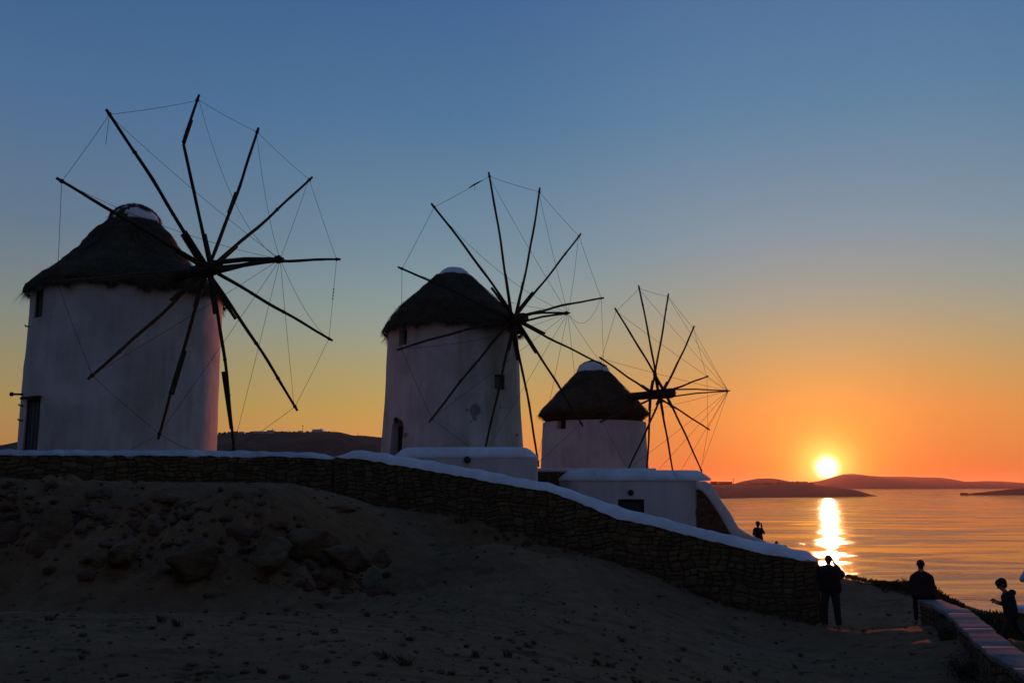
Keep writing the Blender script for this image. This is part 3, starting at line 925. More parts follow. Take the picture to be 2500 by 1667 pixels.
def arch_prism(q, o, t, w, z0, zs, d_out, d_in):
    pts = [(-w / 2, z0), (w / 2, z0), (w / 2, zs)] + [(w / 2 * math.cos(a), zs + w / 2 * math.sin(a)) for a in np.linspace(0.2, math.pi - 0.2, 8)] + [(-w / 2, zs)]
    n = len(pts)
    v = []
    for dd in (d_out, -d_in):
        for a, z in pts:
            p = q + t * a + o * dd
            v.append((p[0], p[1], z))
    f = [tuple(range(n)), tuple(range(2 * n - 1, n - 1, -1))] + [(i, i + n, (i + 1) % n + n, (i + 1) % n) for i in range(n)]
    mb = MB(); mb.add(v, f)
    return mb
def fix_normals(o):
    bm = bmesh.new(); bm.from_mesh(o.data)
    bmesh.ops.recalc_face_normals(bm, faces=bm.faces)
    bm.to_mesh(o.data); bm.free()
def wall_lamp(q, o, t, r, parent):
    mb = MB()
    base = [q + o * 0.0, q + o * 0.05, q + o * 0.09, q + o * 0.14, q + o * 0.17]
    mb.tube(base, [r, r, r * 0.9, r * 0.62, r * 0.15], 14)
    ob = mb.build('wall_lamp', M['metal'], parent, True)
    fix_normals(ob)
    return ob

def zray(px, py, q):
    return ray(px, py)[2] * q[1]

mill_label = {1: 'biggest windmill, at left, one of its top spars bent, grey wall and broad thatch',
              2: 'middle windmill with yellow-stained whitewash and a plain white dome on its thatch',
              3: 'smallest and farthest windmill, its thick axle log jutting right'}
def make_mill(k):
    m = MILLS[k]
    C, n, P = m['C'], m['n'], m['P']
    root = empty('windmill', (C[0], C[1], m['z0']), mill_label[k], 'windmill')
    # tower
    nth, nz = 96, 36
    zt = m['ze'] - 0.04
    V = []
    for i in range(nz):
        z = m['zb'] - 0.8 + (zt - m['zb'] + 0.8) * i / (nz - 1)
        for j in range(nth):
            th = 2 * math.pi * j / nth
            tt = th if th < math.pi * 1.75 else th
            blend = 1.0
            # the noise is periodic by fading it at the back of the tower
            r_ = float(tower_r(k, min(th, 2 * math.pi - th + 0.0) if th > math.pi else th, z))
            V.append((C[0] + r_ * math.cos(th), C[1] + r_ * math.sin(th), z))
    Fc = []
    for i in range(nz - 1):
        for j in range(nth):
            j2 = (j + 1) % nth
            Fc.append((i * nth + j, i * nth + j2, (i + 1) * nth + j2, (i + 1) * nth + j))
    Fc.append(tuple(range(nth))[::-1]); Fc.append(tuple((nz - 1) * nth + j for j in range(nth)))
    tower = mk('tower', V, Fc, M['wash%d' % k], root, False)
    cuts = []
    def opening(px, py0, py1, w, depth, kind='window', mat='dark', inset=0.3, arch=False, lamp=False, label=None):
        q, o, t = frame_at(k, px, (py0 + py1) / 2)
        z1, z0 = zray(px, py0, q), zray(px, py1, q)
        if arch:
            mbc = arch_prism(q, o, t, w, z0, z1 - w / 2 * 0.9, 0.5, depth)
        else:
            mbc = obox(q, o, t, w, z0, z1, 0.5, depth)
        c = mbc.build('cutter', None)
        fix_normals(c)
        cuts.append(c)
        # leaf set back in the opening
        mb = obox(q, o, t, w - 0.02, z0 + 0.01, z1 - 0.01 - (w * 0.3 if arch else 0), -inset, inset + 0.06)
        leaf = mb.build(kind, M[mat], root)
        fix_normals(leaf)
        # boards / frame in relief
        fr = MB()
        for a in (-w / 2 + 0.05, w / 2 - 0.05):
            obox(q + t * a, o, t, 0.07, z0 + 0.02, z1 - 0.02 - (w * 0.3 if arch else 0), -inset + 0.03, inset + 0.02, fr)
        obox(q, o, t, w - 0.04, z1 - 0.1 - (w * 0.3 if arch else 0), z1 - 0.03 - (w * 0.3 if arch else 0), -inset + 0.03, inset + 0.02, fr)
        f_ = fr.build('frame', M['wood'], leaf)
        fix_normals(f_)
        for a in (-0.17, 0.0, 0.17):
            if w > 0.7:
                b_ = obox(q + t * a * w * 1.4, o, t, 0.012, z0 + 0.03, z1 - 0.12 - (w * 0.3 if arch else 0), -inset + 0.012, inset).build('board_joint', M['wood'], leaf)
                fix_normals(b_)
        return q, o, t, z0, z1
    if k == 1:
        opening(92, 706, 775, 0.62, 0.5, inset=0.10)
        q, o, t, z0, z1 = opening(75, 973, 1112, 0.95, 0.45, 'door', mat='shutter', inset=0.14)
        lb = obox(q, o, t, 1.15, z1 + 0.0, z1 + 0.07, 0.10, 0.02).build('lintel', M['wood'], root)
        fix_normals(lb)
        # drain spout and hooks at the left edge
        q, o, t = frame_at(1, 62, 966)
        mb = MB(); a = np.array([-1.0, 0.1, 0.02]); s_ = q + np.array([-0.1, 0, 0.05])
        mb.tube([s_ + a * 0.0, s_ + a * 0.42], 0.035, 8); mb.tube([s_ + a * 0.36, s_ + a * 0.43], 0.07, 8)
        mb.build('drain_spout', M['metal'], root)
        for px, py in ((72, 797), (57, 1026), (57, 990)):
            q, o, t = frame_at(1, px, py)
            mb = MB(); mb.tube([q, q + np.array([-0.12, -0.05, 0]), q + np.array([-0.14, -0.05, 0.05])], 0.025, 6)
            mb.build('hook', M['metal'], root)
    if k == 2:
        opening(977, 803, 842, 0.56, 0.5, inset=0.38)
        opening(1223, 914, 951, 0.62, 0.14, mat='shutter', inset=0.08)
        q, o, t, z0, z1 = opening(971, 1024, 1112, 0.80, 0.5, 'door', inset=0.4, arch=True)
        q2, o2, t2 = frame_at(2, 968, 1024)
        wall_lamp(q2 - o2 * 0.03, o2, t2, 0.11, root)
        q2, o2, t2 = frame_at(2, 1257, 1062)
        mb = MB(); mb.tube([q2, q2 + o2 * 0.06], 0.035, 8); mb.build('drain_hole', M['metal'], root)
    if k == 3:
        opening(1368, 1009, 1047, 0.62, 0.5, inset=0.36)
        q, o, t = frame_at(3, 1530, 1016)
    cut(tower, cuts)
    smooth_by_angle(tower, 40)
    # thatched cap
    prof = [(r_, ray(m['cx'], py)[2] * m['D']) for r_, py in m['prof']]
    rr = [p[0] for p in prof]; zz = [p[1] for p in prof]
    fine = []
    for i in range(len(prof) - 1):
        for s_ in np.linspace(0, 1, 5)[:-1]:
            fine.append((rr[i] + (rr[i + 1] - rr[i]) * s_, zz[i] + (zz[i + 1] - zz[i]) * s_))
    fine.append(prof[-1])
    nth = 128
    V = []
    tot = len(fine)
    for i, (r0, z0) in enumerate(fine):
        for j in range(nth):
            th = 2 * math.pi * j / nth
            cs, sn = math.cos(th), math.sin(th)
            lump = fbm(np.array([3 + 2.2 * cs + 1.1 * z0 * 0.3]), np.array([2.2 * sn + z0 * 1.5]), 50 + k, 4, 0.6)[0]
            band = 0.05 * ((z0 * 2.2 + 0.5 * fbm(np.array([2 * cs]), np.array([2 * sn]), 4, 2)[0]) % 1.0)
            r_ = r0 + lump * 0.16 + band - 0.07
            zz_ = z0 + (fbm(np.array([cs * 6]), np.array([sn * 6]), 70 + k, 3, 0.6)[0] * 0.22 if i == 0 else 0)
            V.append((C[0] + r_ * cs, C[1] + r_ * sn, zz_))
    # underside back to the wall
    r0, z0 = fine[0]
    for j in range(nth):
        th = 2 * math.pi * j / nth
        V.append((C[0] + (m['rt'] - 0.25) * math.cos(th), C[1] + (m['rt'] - 0.25) * math.sin(th), m['ze'] - 0.05))
    Fc = []
    for i in range(tot - 1):
        for j in range(nth):
            j2 = (j + 1) % nth
            Fc.append((i * nth + j, i * nth + j2, (i + 1) * nth + j2, (i + 1) * nth + j))
    for j in range(nth):
        j2 = (j + 1) % nth
        Fc.append((tot * nth + j, tot * nth + j2, j2, j))
    roof = mk('thatched_roof', V, Fc, M['thatch'], root, True)
    # straw lying down the slope and hanging at the eave
    sb = MB()
    SR = random.Random(100 + k)
    rr_ = np.array([p[0] for p in fine]); zz_ = np.array([p[1] for p in fine])
    def straw(th, u, L, out, side):
        """u: index along the profile (float), 0 = eave"""
        r0 = float(np.interp(u, range(tot), rr_)); z0 = float(np.interp(u, range(tot), zz_))
        i = int(min(u, tot - 2))
        dr = rr_[i] - rr_[i + 1]; dz = zz_[i] - zz_[i + 1]
        q = math.hypot(dr, dz) + 1e-9
        dr, dz = dr / q, dz / q
        lift = 0.05
        cs, sn = math.cos(th), math.sin(th)
        o = Vector((cs, sn, 0)); t = Vector((-sn, cs, 0))
        nrm = o * (-dz) + Vector((0, 0, dr))
        a = Vector((C[0], C[1], 0)) + o * (r0 + 0.02) + Vector((0, 0, z0)) + nrm * (lift * SR.uniform(-0.2, 0.8) - 0.04)
        dn = (o * dr + Vector((0, 0, dz)) + nrm * out + t * side).normalized()
        b = a + dn * L
        w_ = t * SR.uniform(0.008, 0.02)
        sb.add([a - w_, a + w_, b], [(0, 1, 2)])
    for i in range(7000):
        th = SR.uniform(math.pi, 2 * math.pi) if SR.random() < 0.8 else SR.uniform(0, math.pi)
        u = (SR.random() ** 0.8) * (tot - 1)
        straw(th, u, SR.uniform(0.2, 0.45), SR.uniform(-0.04, 0.07), SR.uniform(-0.25, 0.25))
    for i in range(5200):
        th = SR.uniform(0, 2 * math.pi)
        tuft = 0.5 + 0.5 * math.sin(th * 9 + k) * math.sin(th * 23 + 2 * k) + (0.9 if math.sin(th * 13.7 + k * 3) > 0.86 else 0)
        sb_len = SR.uniform(0.05, 0.13) + 0.17 * max(tuft, 0) + (0.24 if fbm(np.array([th * 7.0 + k]), np.array([0.5]), 91, 2)[0] > 0.22 else 0)
        straw(th, SR.uniform(0, 1.2), sb_len, SR.uniform(-0.8, -0.05) if SR.random() < 0.8 else 0.25, SR.uniform(-0.3, 0.3))
    st = sb.build('straw', M['straw'], roof)
    tag(st, kind='stuff')
    # white cap on top
    cap = [(r_, ray(m['cx'], py)[2] * m['D']) for r_, py in m['cap']]
    V = []
    for (r0, z0) in [(cap[0][0] + 0.03, cap[0][1] - 0.15)] + cap[:-1]:
        for j in range(48):
            th = 2 * math.pi * j / 48
            r_ = r0 * (1 + 0.025 * math.sin(3 * th + k))
            V.append((C[0] + r_ * math.cos(th), C[1] + r_ * math.sin(th), z0))
    V.append((C[0], C[1], cap[-1][1]))
    nr = len(cap)
    Fc = []
    for i in range(nr - 1):
        for j in range(48):
            j2 = (j + 1) % 48
            Fc.append((i * 48 + j, i * 48 + j2, (i + 1) * 48 + j2, (i + 1) * 48 + j))
    for j in range(48):
        Fc.append(((nr - 1) * 48 + j, (nr - 1) * 48 + (j + 1) % 48, nr * 48))
    mk('white_dome', V, Fc, M['cap'], root, True)
    if k in (1, 3):
        # old thatch still lying over the crown, worn off on one side
        mb = MB()
        fine2 = [(cap[0][0] + 0.05, cap[0][1] - 0.2)]
        for i in range(len(cap) - 1):
            for s_ in np.linspace(0, 1, 4)[:-1]:
                fine2.append((cap[i][0] + (cap[i + 1][0] - cap[i][0]) * s_, cap[i][1] + (cap[i + 1][1] - cap[i][1]) * s_))
        fine2.append(cap[-1])
        NJ = 64
        grid = []
        for i, (r0, z0) in enumerate(fine2):
            row = []
            for j in range(NJ):
                th = 2 * math.pi * j / NJ
                lump = fbm(np.array([4 * math.cos(th)]), np.array([4 * math.sin(th) + z0 * 3]), 80 + k, 3, 0.6)[0]
                r_ = r0 + 0.03 + 0.08 * lump
                row.append((C[0] + r_ * math.cos(th), C[1] + r_ * math.sin(th), z0 + 0.03 + 0.08 * lump))
            grid.append(row)
        V = [p for r_ in grid for p in r_]
        Fc = []
        for i in range(len(fine2) - 1):
            u = i / (len(fine2) - 1)
            for j in range(NJ):
                th = 2 * math.pi * (j + 0.5) / NJ
                # bare where the cap faces the camera's right
                face = math.cos(th - (R(-45) if k == 1 else R(-88)))
                lim = (0.66 if k == 1 else 0.02) + 0.1 * math.sin(th * 7)
                if face > lim and u < (0.44 if k == 1 else 0.72) + 0.08 * math.sin(th * 5 + k):
                    continue
                j2 = (j + 1) % NJ
                Fc.append((i * NJ + j, i * NJ + j2, (i + 1) * NJ + j2, (i + 1) * NJ + j))
        mk('crown_thatch', V, Fc, M['thatch'], root, False)
        cb = MB()
        for i in range(700):
            th = SR.uniform(0, 2 * math.pi)
            face = math.cos(th - (R(-48) if k == 1 else R(-88)))
            u = SR.random()
            if (face > 0.6 and u < (0.42 if k == 1 else 0.75)):
                continue
            i_ = u * (len(fine2) - 1)
            r0 = float(np.interp(i_, range(len(fine2)), [q[0] for q in fine2])) + 0.08; z0 = float(np.interp(i_, range(len(fine2)), [q[1] for q in fine2])) + 0.06
            o_ = Vector((math.cos(th), math.sin(th), 0)); t_ = Vector((-math.sin(th), math.cos(th), 0))
            a = Vector((C[0], C[1], z0)) + o_ * r0
            b = a + (o_ * SR.uniform(0.2, 0.55) + Vector((0, 0, SR.uniform(-0.9, -0.1))) + t_ * SR.uniform(-0.6, 0.6)).normalized() * SR.uniform(0.06, 0.14)
            cb.add([a - t_ * 0.012, a + t_ * 0.012, b], [(0, 1, 2)])
        tag(cb.build('crown_straw', M['straw'], root), kind='stuff')
    # ---------------------------------------------------------------- sail wheel
    back_len = {1: 3.0, 2: 2.6, 3: 3.2}[k]
    mb = MB()
    a0 = P - n * back_len
    a1 = P + n * m['axle']
    ar = {1: 0.24, 2: 0.23, 3: 0.27}[k]
    mb.tube([a0, P - n * 0.5, P - n * 0.45, P + n * (m['axle'] - 0.12), a1], [ar * 0.8, ar * 0.85, ar, ar * 1.02, ar * 0.85], 16, jit=0.02)
    wheel = mb.build('axle', M['wood'], root, False)
    smooth_by_angle(wheel, 50)
    tips = []
    for px, py in TIPS[k]:
        r_ = ray(px, py)
        s_ = P.dot(n) / r_.dot(n)
        tips.append(r_ * s_)
    offs = {1: [0.1, -0.1, 0.15, 0.0, 0.05, 0.2, 0.1, -0.1, 0.15, 0.0, 0.05, 0.2],
            2: [0.05, 0.2, -0.1, 0.1, 0.0, -0.05, 0.05, 0.2, -0.1, 0.1, 0.0, -0.05],
            3: [-0.35, 0.45, 0.0, -0.55, 0.2, 0.1, -0.35, 0.45, 0.0, -0.55, 0.2, 0.1]}[k]
    WR = random.Random(40 + k)
    spar_pts = []
    for i, T in enumerate(tips):
        root_p = P + n * offs[i]
        d = T - root_p
        L = np.linalg.norm(d); dn = d / L
        sd = np.cross(dn, n)
        N = 15
        pts = []; rad = []
        bow = WR.uniform(-0.09, 0.09)
        if k == 3: bow *= 0.4
        wig = WR.uniform(0, 6)
        for j in range(N):
            u = j / (N - 1)
            p = root_p + d * u + sd * (bow * math.sin(u * math.pi) + 0.018 * math.sin(u * 13 + wig) * math.sin(u * math.pi)) + n * 0.04 * math.sin(u * math.pi)
            if k == 1 and i == 2:
                # the broken and spliced top spar: kink
                K = ray(447, 347); K = K * (P.dot(n) / K.dot(n))
                uk = 0.73
                if u <= uk: p = root_p + (K - root_p) * (u / uk)
                else: p = K + (T - K) * ((u - uk) / (1 - uk))
            pts.append(p)
            r0 = {1: 0.056, 2: 0.051, 3: 0.055}[k]
            rad.append(r0 * (1.15 - 0.35 * u) * WR.uniform(0.93, 1.07))
        mb = MB(); mb.tube(pts, rad, 8, jit=0.05)
        sp = mb.build('spar', M['wood'], wheel)
        smooth_by_angle(sp, 60)
        if k == 1 and i == 2:
            sp['label'] = 'bent spliced top spar'
        spar_pts.append(pts)
        # reinforcing pole lashed beside the root
        Lb = WR.uniform(0.22, 0.34) if k < 3 else WR.uniform(0.12, 0.25)
        if k == 1 and i == 2:
            dn = (K - root_p) / np.linalg.norm(K - root_p); L = np.linalg.norm(K - root_p) * 1.2; sd = np.cross(dn, n)
        if not (k == 1 and i in (3, 5, 6)):
            sgn = 1 if WR.random() < 0.5 else -1
            mb = MB()
            s0 = root_p + dn * 0.15 + sd * 0.07 * sgn
            mb.tube([s0, root_p + dn * L * Lb * 0.5 + sd * 0.075 * sgn, root_p + dn * L * Lb + sd * 0.075 * sgn], [0.06, 0.056, 0.052], 8, jit=0.06)
            mb.build('splint', M['wood'], wheel)
        # lashings: short rope bands round the pole
        lb = MB()
        for u in [0.97] + [WR.uniform(0.15, 0.85) for _ in range(2 if k == 1 else 1)]:
            c = root_p + d * u
            c = np.array([np.interp(u, np.linspace(0, 1, N), [q[a] for q in pts]) for a in range(3)])
            rr0 = {1: 0.064, 2: 0.058, 3: 0.060}[k]
            lb.tube([c - dn * 0.05, c - dn * 0.02, c + dn * 0.02, c + dn * 0.05], [rr0 * 0.8, rr0, rr0, rr0 * 0.8], 8, jit=0.12)
        tag(lb.build('lashing', M['rope'], wheel), kind='stuff')
    if k == 1:   # the doubled pole at the foot of the lowest spar and its sleeve
        for (ia, u0, u1) in ((8, 0.55, 0.86), (2, 0.62, 0.8), (1, 0.0, 0.25), (9, 0.5, 0.75), (3, 0.38, 0.52)):
            A, B = tips[ia], P
            p0 = B + (A - B) * u0; p1 = B + (A - B) * u1
            if ia == 2:
                K = ray(447, 347); K = K * (P.dot(n) / K.dot(n)); p0 = K + (A - K) * -0.02; p1 = K + (A - K) * 0.45
            mb = MB(); mb.tube([p0 - n * -0.05, p1 - n * -0.05], [0.068, 0.064], 8, jit=0.05); mb.build('splint', M['wood'], wheel)
    # bowsprit and its struts
    Q = P + n * m['bs']
    bp = ray(*{1: (684, 633), 2: (1386, 764), 3: (1778, 954)}[k])
    # put the tip on its sight line at the depth of the axle's end
    Q = bp * (Q[1])
    dq = (Q - P); dq /= np.linalg.norm(dq)
    up = np.array([0, 0, 1.0])
    off_, th_ = {1: (0.16, 0.078), 2: (0.15, 0.046), 3: (0.20, 0.038)}[k]
    for sgn, nm in ((1, 'bowsprit'), (-1, 'strut')):
        s0 = P + n * m['axle'] * 0.8 + up * off_ * sgn
        mid = s0 + (Q - s0) * 0.45 + up * 0.05
        e_ = Q + dq * (0.12 if sgn > 0 else -0.02)
        mb = MB(); mb.tube([s0, mid, Q - dq * 0.1 + up * 0.01 * sgn, e_], [th_ * 1.1, th_, th_ * 0.85, th_ * 0.7], 8, jit=0.05)
        mb.build(nm, M['wood'], wheel)
    mb = MB(); mb.tube([Q - dq * 0.22, Q - dq * 0.12, Q - dq * 0.04, Q + dq * 0.02], [th_ * 1.1, th_ * 1.7, th_ * 1.7, th_], 8, jit=0.08)
    mb.build('lashing', M['rope'], wheel)
    # ropes: rim from tip to tip, stays from the bowsprit to each tip
    def rope(a, b, sag, r_=0.008, name='rope'):
        pts = []
        for u in np.linspace(0, 1, 14):
            p = a + (b - a) * u
            pts.append(p + np.array([0, 0, -sag * 4 * u * (1 - u)]))
        mb = MB(); mb.tube(pts, r_, 5)
        return mb.build(name, M['rope'], wheel)
    inset = 0.03
    rs = {1: 0.007, 2: 0.0078, 3: 0.009}[k]
    def tip_in(i):
        return tips[i] + (P - tips[i]) * inset
    for i in range(12):
        j = (i + 1) % 12
        rope(tip_in(i), tip_in(j), {1: 0.04, 2: 0.03, 3: 0.03}[k] + (0.25 if (k == 1 and i in (8,)) else 0) + (0.1 if (k == 2 and i == 11) else 0), rs)
    sags = {1: [0.25, 0.12, 0.95, 0.45, 0.05, 0.05, 0.3, 0.05, 0.05, 0.05, 0.05, 0.05],
            2: [0.2, 0.5, 0.1, 0.1, 0.35, 0.75, 0.1, 0.0, 0.0, 0.0, 0.05, 0.3],
            3: [0.05] * 12}[k]
    for i in range(12):
        rope(Q, tip_in(i) + (P - tips[i]) * 0.01, sags[i], rs * 0.9, 'stay')
    if k == 1:
        g = at(290, 1110, 27.6)
        rope(tip_in(9), g, 0.03, rs, 'stay')
        a = tip_in(1); rope(a, a + np.array([-0.05, 0, -0.95]), 0.0, rs, 'loose_rope_end')
        # knotted stretch of rim rope
        a, b = tip_in(5), tip_in(6)
        mb = MB()
        for u in (0.38, 0.42, 0.46, 0.5):
            c = a + (b - a) * u; mb.tube([c - (b - a) * 0.012, c, c + (b - a) * 0.012], [0.01, 0.03, 0.01], 6)
        mb.build('knot', M['rope'], wheel)
    if k == 2:
        a, b = tip_in(1), tip_in(2)
        mb = MB(); mb.tube([a + (b - a) * u for u in (0.62, 0.7, 0.78, 0.86)], [0.012, 0.028, 0.03, 0.012], 6, jit=0.3)
        c = a + (b - a) * 0.72; mb.tube([c, c + np.array([0.02, 0, -0.25])], [0.012, 0.006], 5)
        mb.build('knot', M['rope'], wheel)
    return root
for k in (1, 2, 3):
    make_mill(k)
print('mills done')

# ------------------------------------------------------------------ low white houses
def bevelled(o, w, seg=3, ang=25):
    md = o.modifiers.new('bv', 'BEVEL'); md.width = w; md.segments = seg; md.limit_method = 'ANGLE'; md.angle_limit = R(ang)
    bake(o); smooth_by_angle(o, 60)
    return o
def roughen(o, amp=0.02, sc=0.8, seed=1):
    me = o.data
    n = len(me.vertices)
    co = np.empty(n * 3); me.vertices.foreach_get('co', co); co = co.reshape(-1, 3)
    w_ = co + np.array(origin_of(o))
    co[:, 0] += fbm(w_[:, 1] * sc + w_[:, 2], w_[:, 2] * sc, seed, 2) * amp
    co[:, 1] += fbm(w_[:, 0] * sc, w_[:, 2] * sc + 9, seed + 3, 2) * amp
    co[:, 2] += fbm(w_[:, 0] * sc, w_[:, 1] * sc + 4, seed + 5, 2) * amp
    me.vertices.foreach_set('co', co.ravel()); me.update()

# house in front of the middle mill
y0 = 33.4
xl = ray(957, 1110)[0] * y0; xr = ray(1313, 1120)[0] * y0
zb1 = ray(1100, 1116)[2] * y0; zt1 = ray(1100, 1090)[2] * (y0 + 0.45)
h1 = empty('flat_roofed_house', ((xl + xr) / 2, y0 + 1.6, -1.2), 'low white house with a rounded roof parapet in front of the middle windmill', 'house')
def loft(rings_, name, parent, mat):
    V = []; Fc = []
    k = len(rings_[0])
    for r_ in rings_: V += r_
    for i in range(len(rings_) - 1):
        for j in range(k):
            j2 = (j + 1) % k
            Fc.append((i * k + j, i * k + j2, (i + 1) * k + j2, (i + 1) * k + j))
    Fc.append(tuple(range(k))[::-1]); Fc.append(tuple((len(rings_) - 1) * k + j for j in range(k)))
    return mk(name, V, Fc, mat, parent)
def rect(x0, x1, ya, yb, z, rr=0.25, seg=4):
    pts = []
    for (cx, cy, a0) in ((x0 + rr, ya + rr, math.pi), (x1 - rr, ya + rr, 1.5 * math.pi), (x1 - rr, yb - rr, 0), (x0 + rr, yb - rr, 0.5 * math.pi)):
        for s_ in range(seg + 1):
            a = a0 + math.pi / 2 * s_ / seg
            pts.append((cx + rr * math.cos(a), cy + rr * math.sin(a), z))
    return pts
def stack(x0, x1, ya, yb, levels, name, parent, mat, rr=0.3):
    """levels: (z, inset)"""
    return loft([rect(x0 + i_, x1 - i_, ya + i_, yb - i_, z, max(rr - i_ * 0.4, 0.06)) for z, i_ in levels], name, parent, mat)
w1 = stack(xl, xr, y0, y0 + 3.2, [(-1.5, 0), (zb1 - 0.02, 0)], 'wall', h1, M['house'], 0.12)
smooth_by_angle(w1, 40)
dz = zt1 - zb1
p1 = stack(xl, xr, y0, y0 + 3.2, [(zb1 - 0.02, -0.02), (zb1 + 0.03, -0.03), (zb1 + 0.4 * dz, 0.10), (zb1 + 0.75 * dz, 0.24), (zb1 + 0.95 * dz, 0.40), (zt1, 0.62)], 'roof', h1, M['cap'], 0.5)
smooth_by_angle(p1, 60); roughen(p1, 0.03)
q = at(1141, 1122, y0)
wall_lamp(q, np.array([0, -1.0, 0]), np.array([1.0, 0, 0]), 0.125, h1)

# house in front of the small mill
y2 = 40.0
x20 = ray(1412, 1175)[0] * y2; x21 = ray(1708, 1175)[0] * y2; x2b = ray(1735, 1175)[0] * y2
zb2 = ray(1550, 1171)[2] * y2; zt2 = ray(1550, 1147)[2] * (y2 + 0.5)
h2 = empty('flat_roofed_house', ((x20 + x21) / 2, y2 + 2, -3), 'low white house with a barred window in front of the smallest windmill', 'house')
foot = []
xa = ray(1366, 1175)[0] * (y2 + 1.6)
def foot2(z, i_, x1):
    return [(x20 + i_ * 0.6, y2 + i_, z), (x1 - i_ - 0.2, y2 + i_, z), (x1 - i_, y2 + i_ + 0.15, z), (x1 - i_, y2 + 3.8 - i_, z), (xa + i_, y2 + 3.8 - i_, z), (xa + i_, y2 + 1.6 + i_ * 0.4, z), (xa + i_ + 0.25, y2 + 1.05 + i_ * 0.6, z), (x20 - 0.25 + i_ * 0.9, y2 + 0.22 + i_, z)]
wall2 = loft([foot2(-4.2, 0, x21), foot2(zb2 - 0.03, 0, x21)], 'wall', h2, M['house'])
fix_normals(wall2)
q = at(1541, 1236, y2)
c = MB(); c.box((q[0], y2, (ray(1541, 1218)[2] + ray(1541, 1272)[2]) / 2 * y2), ((ray(1573, 1236)[0] - ray(1509, 1236)[0]) / 2 * y2, 0.28, (ray(1541, 1218)[2] - ray(1541, 1272)[2]) / 2 * y2))
cutter = c.build('cutter', None); fix_normals(cutter)
cut(wall2, [cutter]); smooth_by_angle(wall2, 25)
wx0, wx1 = ray(1510, 1236)[0] * y2, ray(1572, 1236)[0] * y2
wz0, wz1 = ray(1541, 1271)[2] * y2, ray(1541, 1219)[2] * y2
m_ = MB(); m_.box(((wx0 + wx1) / 2, y2 + 0.2, (wz0 + wz1) / 2), ((wx1 - wx0) / 2, 0.03, (wz1 - wz0) / 2)); win = m_.build('window', M['shutter'], h2)
m_ = MB(); m_.box(((wx0 + wx1) / 2, y2 + 0.13, wz1 - 0.05), ((wx1 - wx0) / 2 - .005, 0.035, 0.045)); m_.box((wx0 + 0.045, y2 + 0.13, (wz0 + wz1) / 2 - 0.05), (0.04, 0.035, (wz1 - wz0) / 2 - 0.06)); m_.box((wx1 - 0.045, y2 + 0.13, (wz0 + wz1) / 2 - 0.05), (0.04, 0.035, (wz1 - wz0) / 2 - 0.06)); m_.build('frame', M['dark'], win)
for i in range(5):
    x_ = wx0 + (wx1 - wx0) * (i + 1) / 6
    m_ = MB(); m_.tube([(x_, y2 + 0.06, wz0 + .01), (x_, y2 + 0.06, wz1 - 0.01)], 0.014, 6); m_.build('bar', M['metal'], win)
dz = zt2 - zb2
roof2 = loft([foot2(zb2 - 0.03, -0.03, x2b), foot2(zb2 + 0.06, -0.03, x2b), foot2(zb2 + 0.5 * dz, 0.14, x2b), foot2(zb2 + 0.85 * dz, 0.32, x2b), foot2(zb2 + 0.97 * dz, 0.45, x2b), foot2(zt2, 0.7, x2b)], 'roof', h2, M['cap'])
fix_normals(roof2); smooth_by_angle(roof2, 60)
for (pa, pb) in ((1452, 1460), (1645, 1657)):
    a = at(pa, 1152, y2 + 0.28); b = at(pb, 1170, y2 - 0.02)
    m_ = MB(); m_.tube([a + np.array([0, 0, -0.02]), b], [0.05, 0.06], 6); m_.build('rib', M['house'], roof2)
wall_lamp(at(1540, 1202, y2), np.array([0, -1.0, 0]), np.array([1.0, 0, 0]), 0.125, h2)
# the buttress at its right end: white curved band over a stone face
yb = 39.8
outer = [(1700, 1174), (1722, 1174), (1735, 1180), (1745, 1194), (1759, 1218), (1772, 1236), (1785, 1254), (1794, 1271), (1803, 1287), (1820, 1299), (1848, 1312), (1870, 1321), (1900, 1332), (1940, 1346)]
inner = [(1940, 1362), (1900, 1350), (1850, 1336), (1815, 1326), (1792, 1312), (1780, 1297), (1767, 1274), (1757, 1255), (1744, 1236), (1730, 1216), (1716, 1200), (1706, 1194), (1700, 1196)]
poly = [at(px, py, yb) for px, py in outer + inner][::-1]
v, f = prism(poly, 0, 0.75)
bt = mk('buttress_coping', v, f, M['cap'], h2); fix_normals(bt); bevelled(bt, 0.06, 2, 40)
face = [(1703, 1193), (1716, 1198), (1730, 1214), (1744, 1234), (1757, 1253), (1767, 1272), (1780, 1295), (1792, 1310), (1815, 1326), (1850, 1338), (1850, 1350), (1700, 1350)]
poly = [at(px, py, yb + 0.16) for px, py in face][::-1]
v, f = prism(poly, 0, 0.5)
bw = mk('buttress_core', v, f, M['mortar'], h2); fix_normals(bw)
def inside(px, py, pl):
    c_ = False
    n = len(pl)
    for i in range(n):
        x1, y1 = pl[i]; x2_, y2_ = pl[(i + 1) % n]
        if (y1 > py) != (y2_ > py) and px < (x2_ - x1) * (py - y1) / (y2_ - y1) + x1:
            c_ = not c_
    return c_
xA = ray(1703, 1200)[0] * yb; xB = ray(1800, 1200)[0] * yb
zA = ray(1703, 1335)[2] * yb; zB = ray(1703, 1193)[2] * yb
for (a, b, c, d) in stone_cells(xA, xB, zA, zB, 0.3, 0.17):
    mx, mz = (a + b) / 2, (c + d) / 2
    # photo coordinates of the cell's corners decide whether it lies under the curve
    Yc = yb * CT + mz * ST
    px = 1250 + F * mx / Yc; py = 833.5 - F * (mz * CT - yb * ST) / Yc
    if inside(px, py, face) and inside(px + 8, py - 4, face):
        ps = [np.array([q_, yb + 0.16, z_]) for q_, z_ in outline(a, b, c, d, 0.01)]
        stone_mesh(ps, np.array([0, -1.0, 0]), 0.03, 'stone', h2, M['rock'])

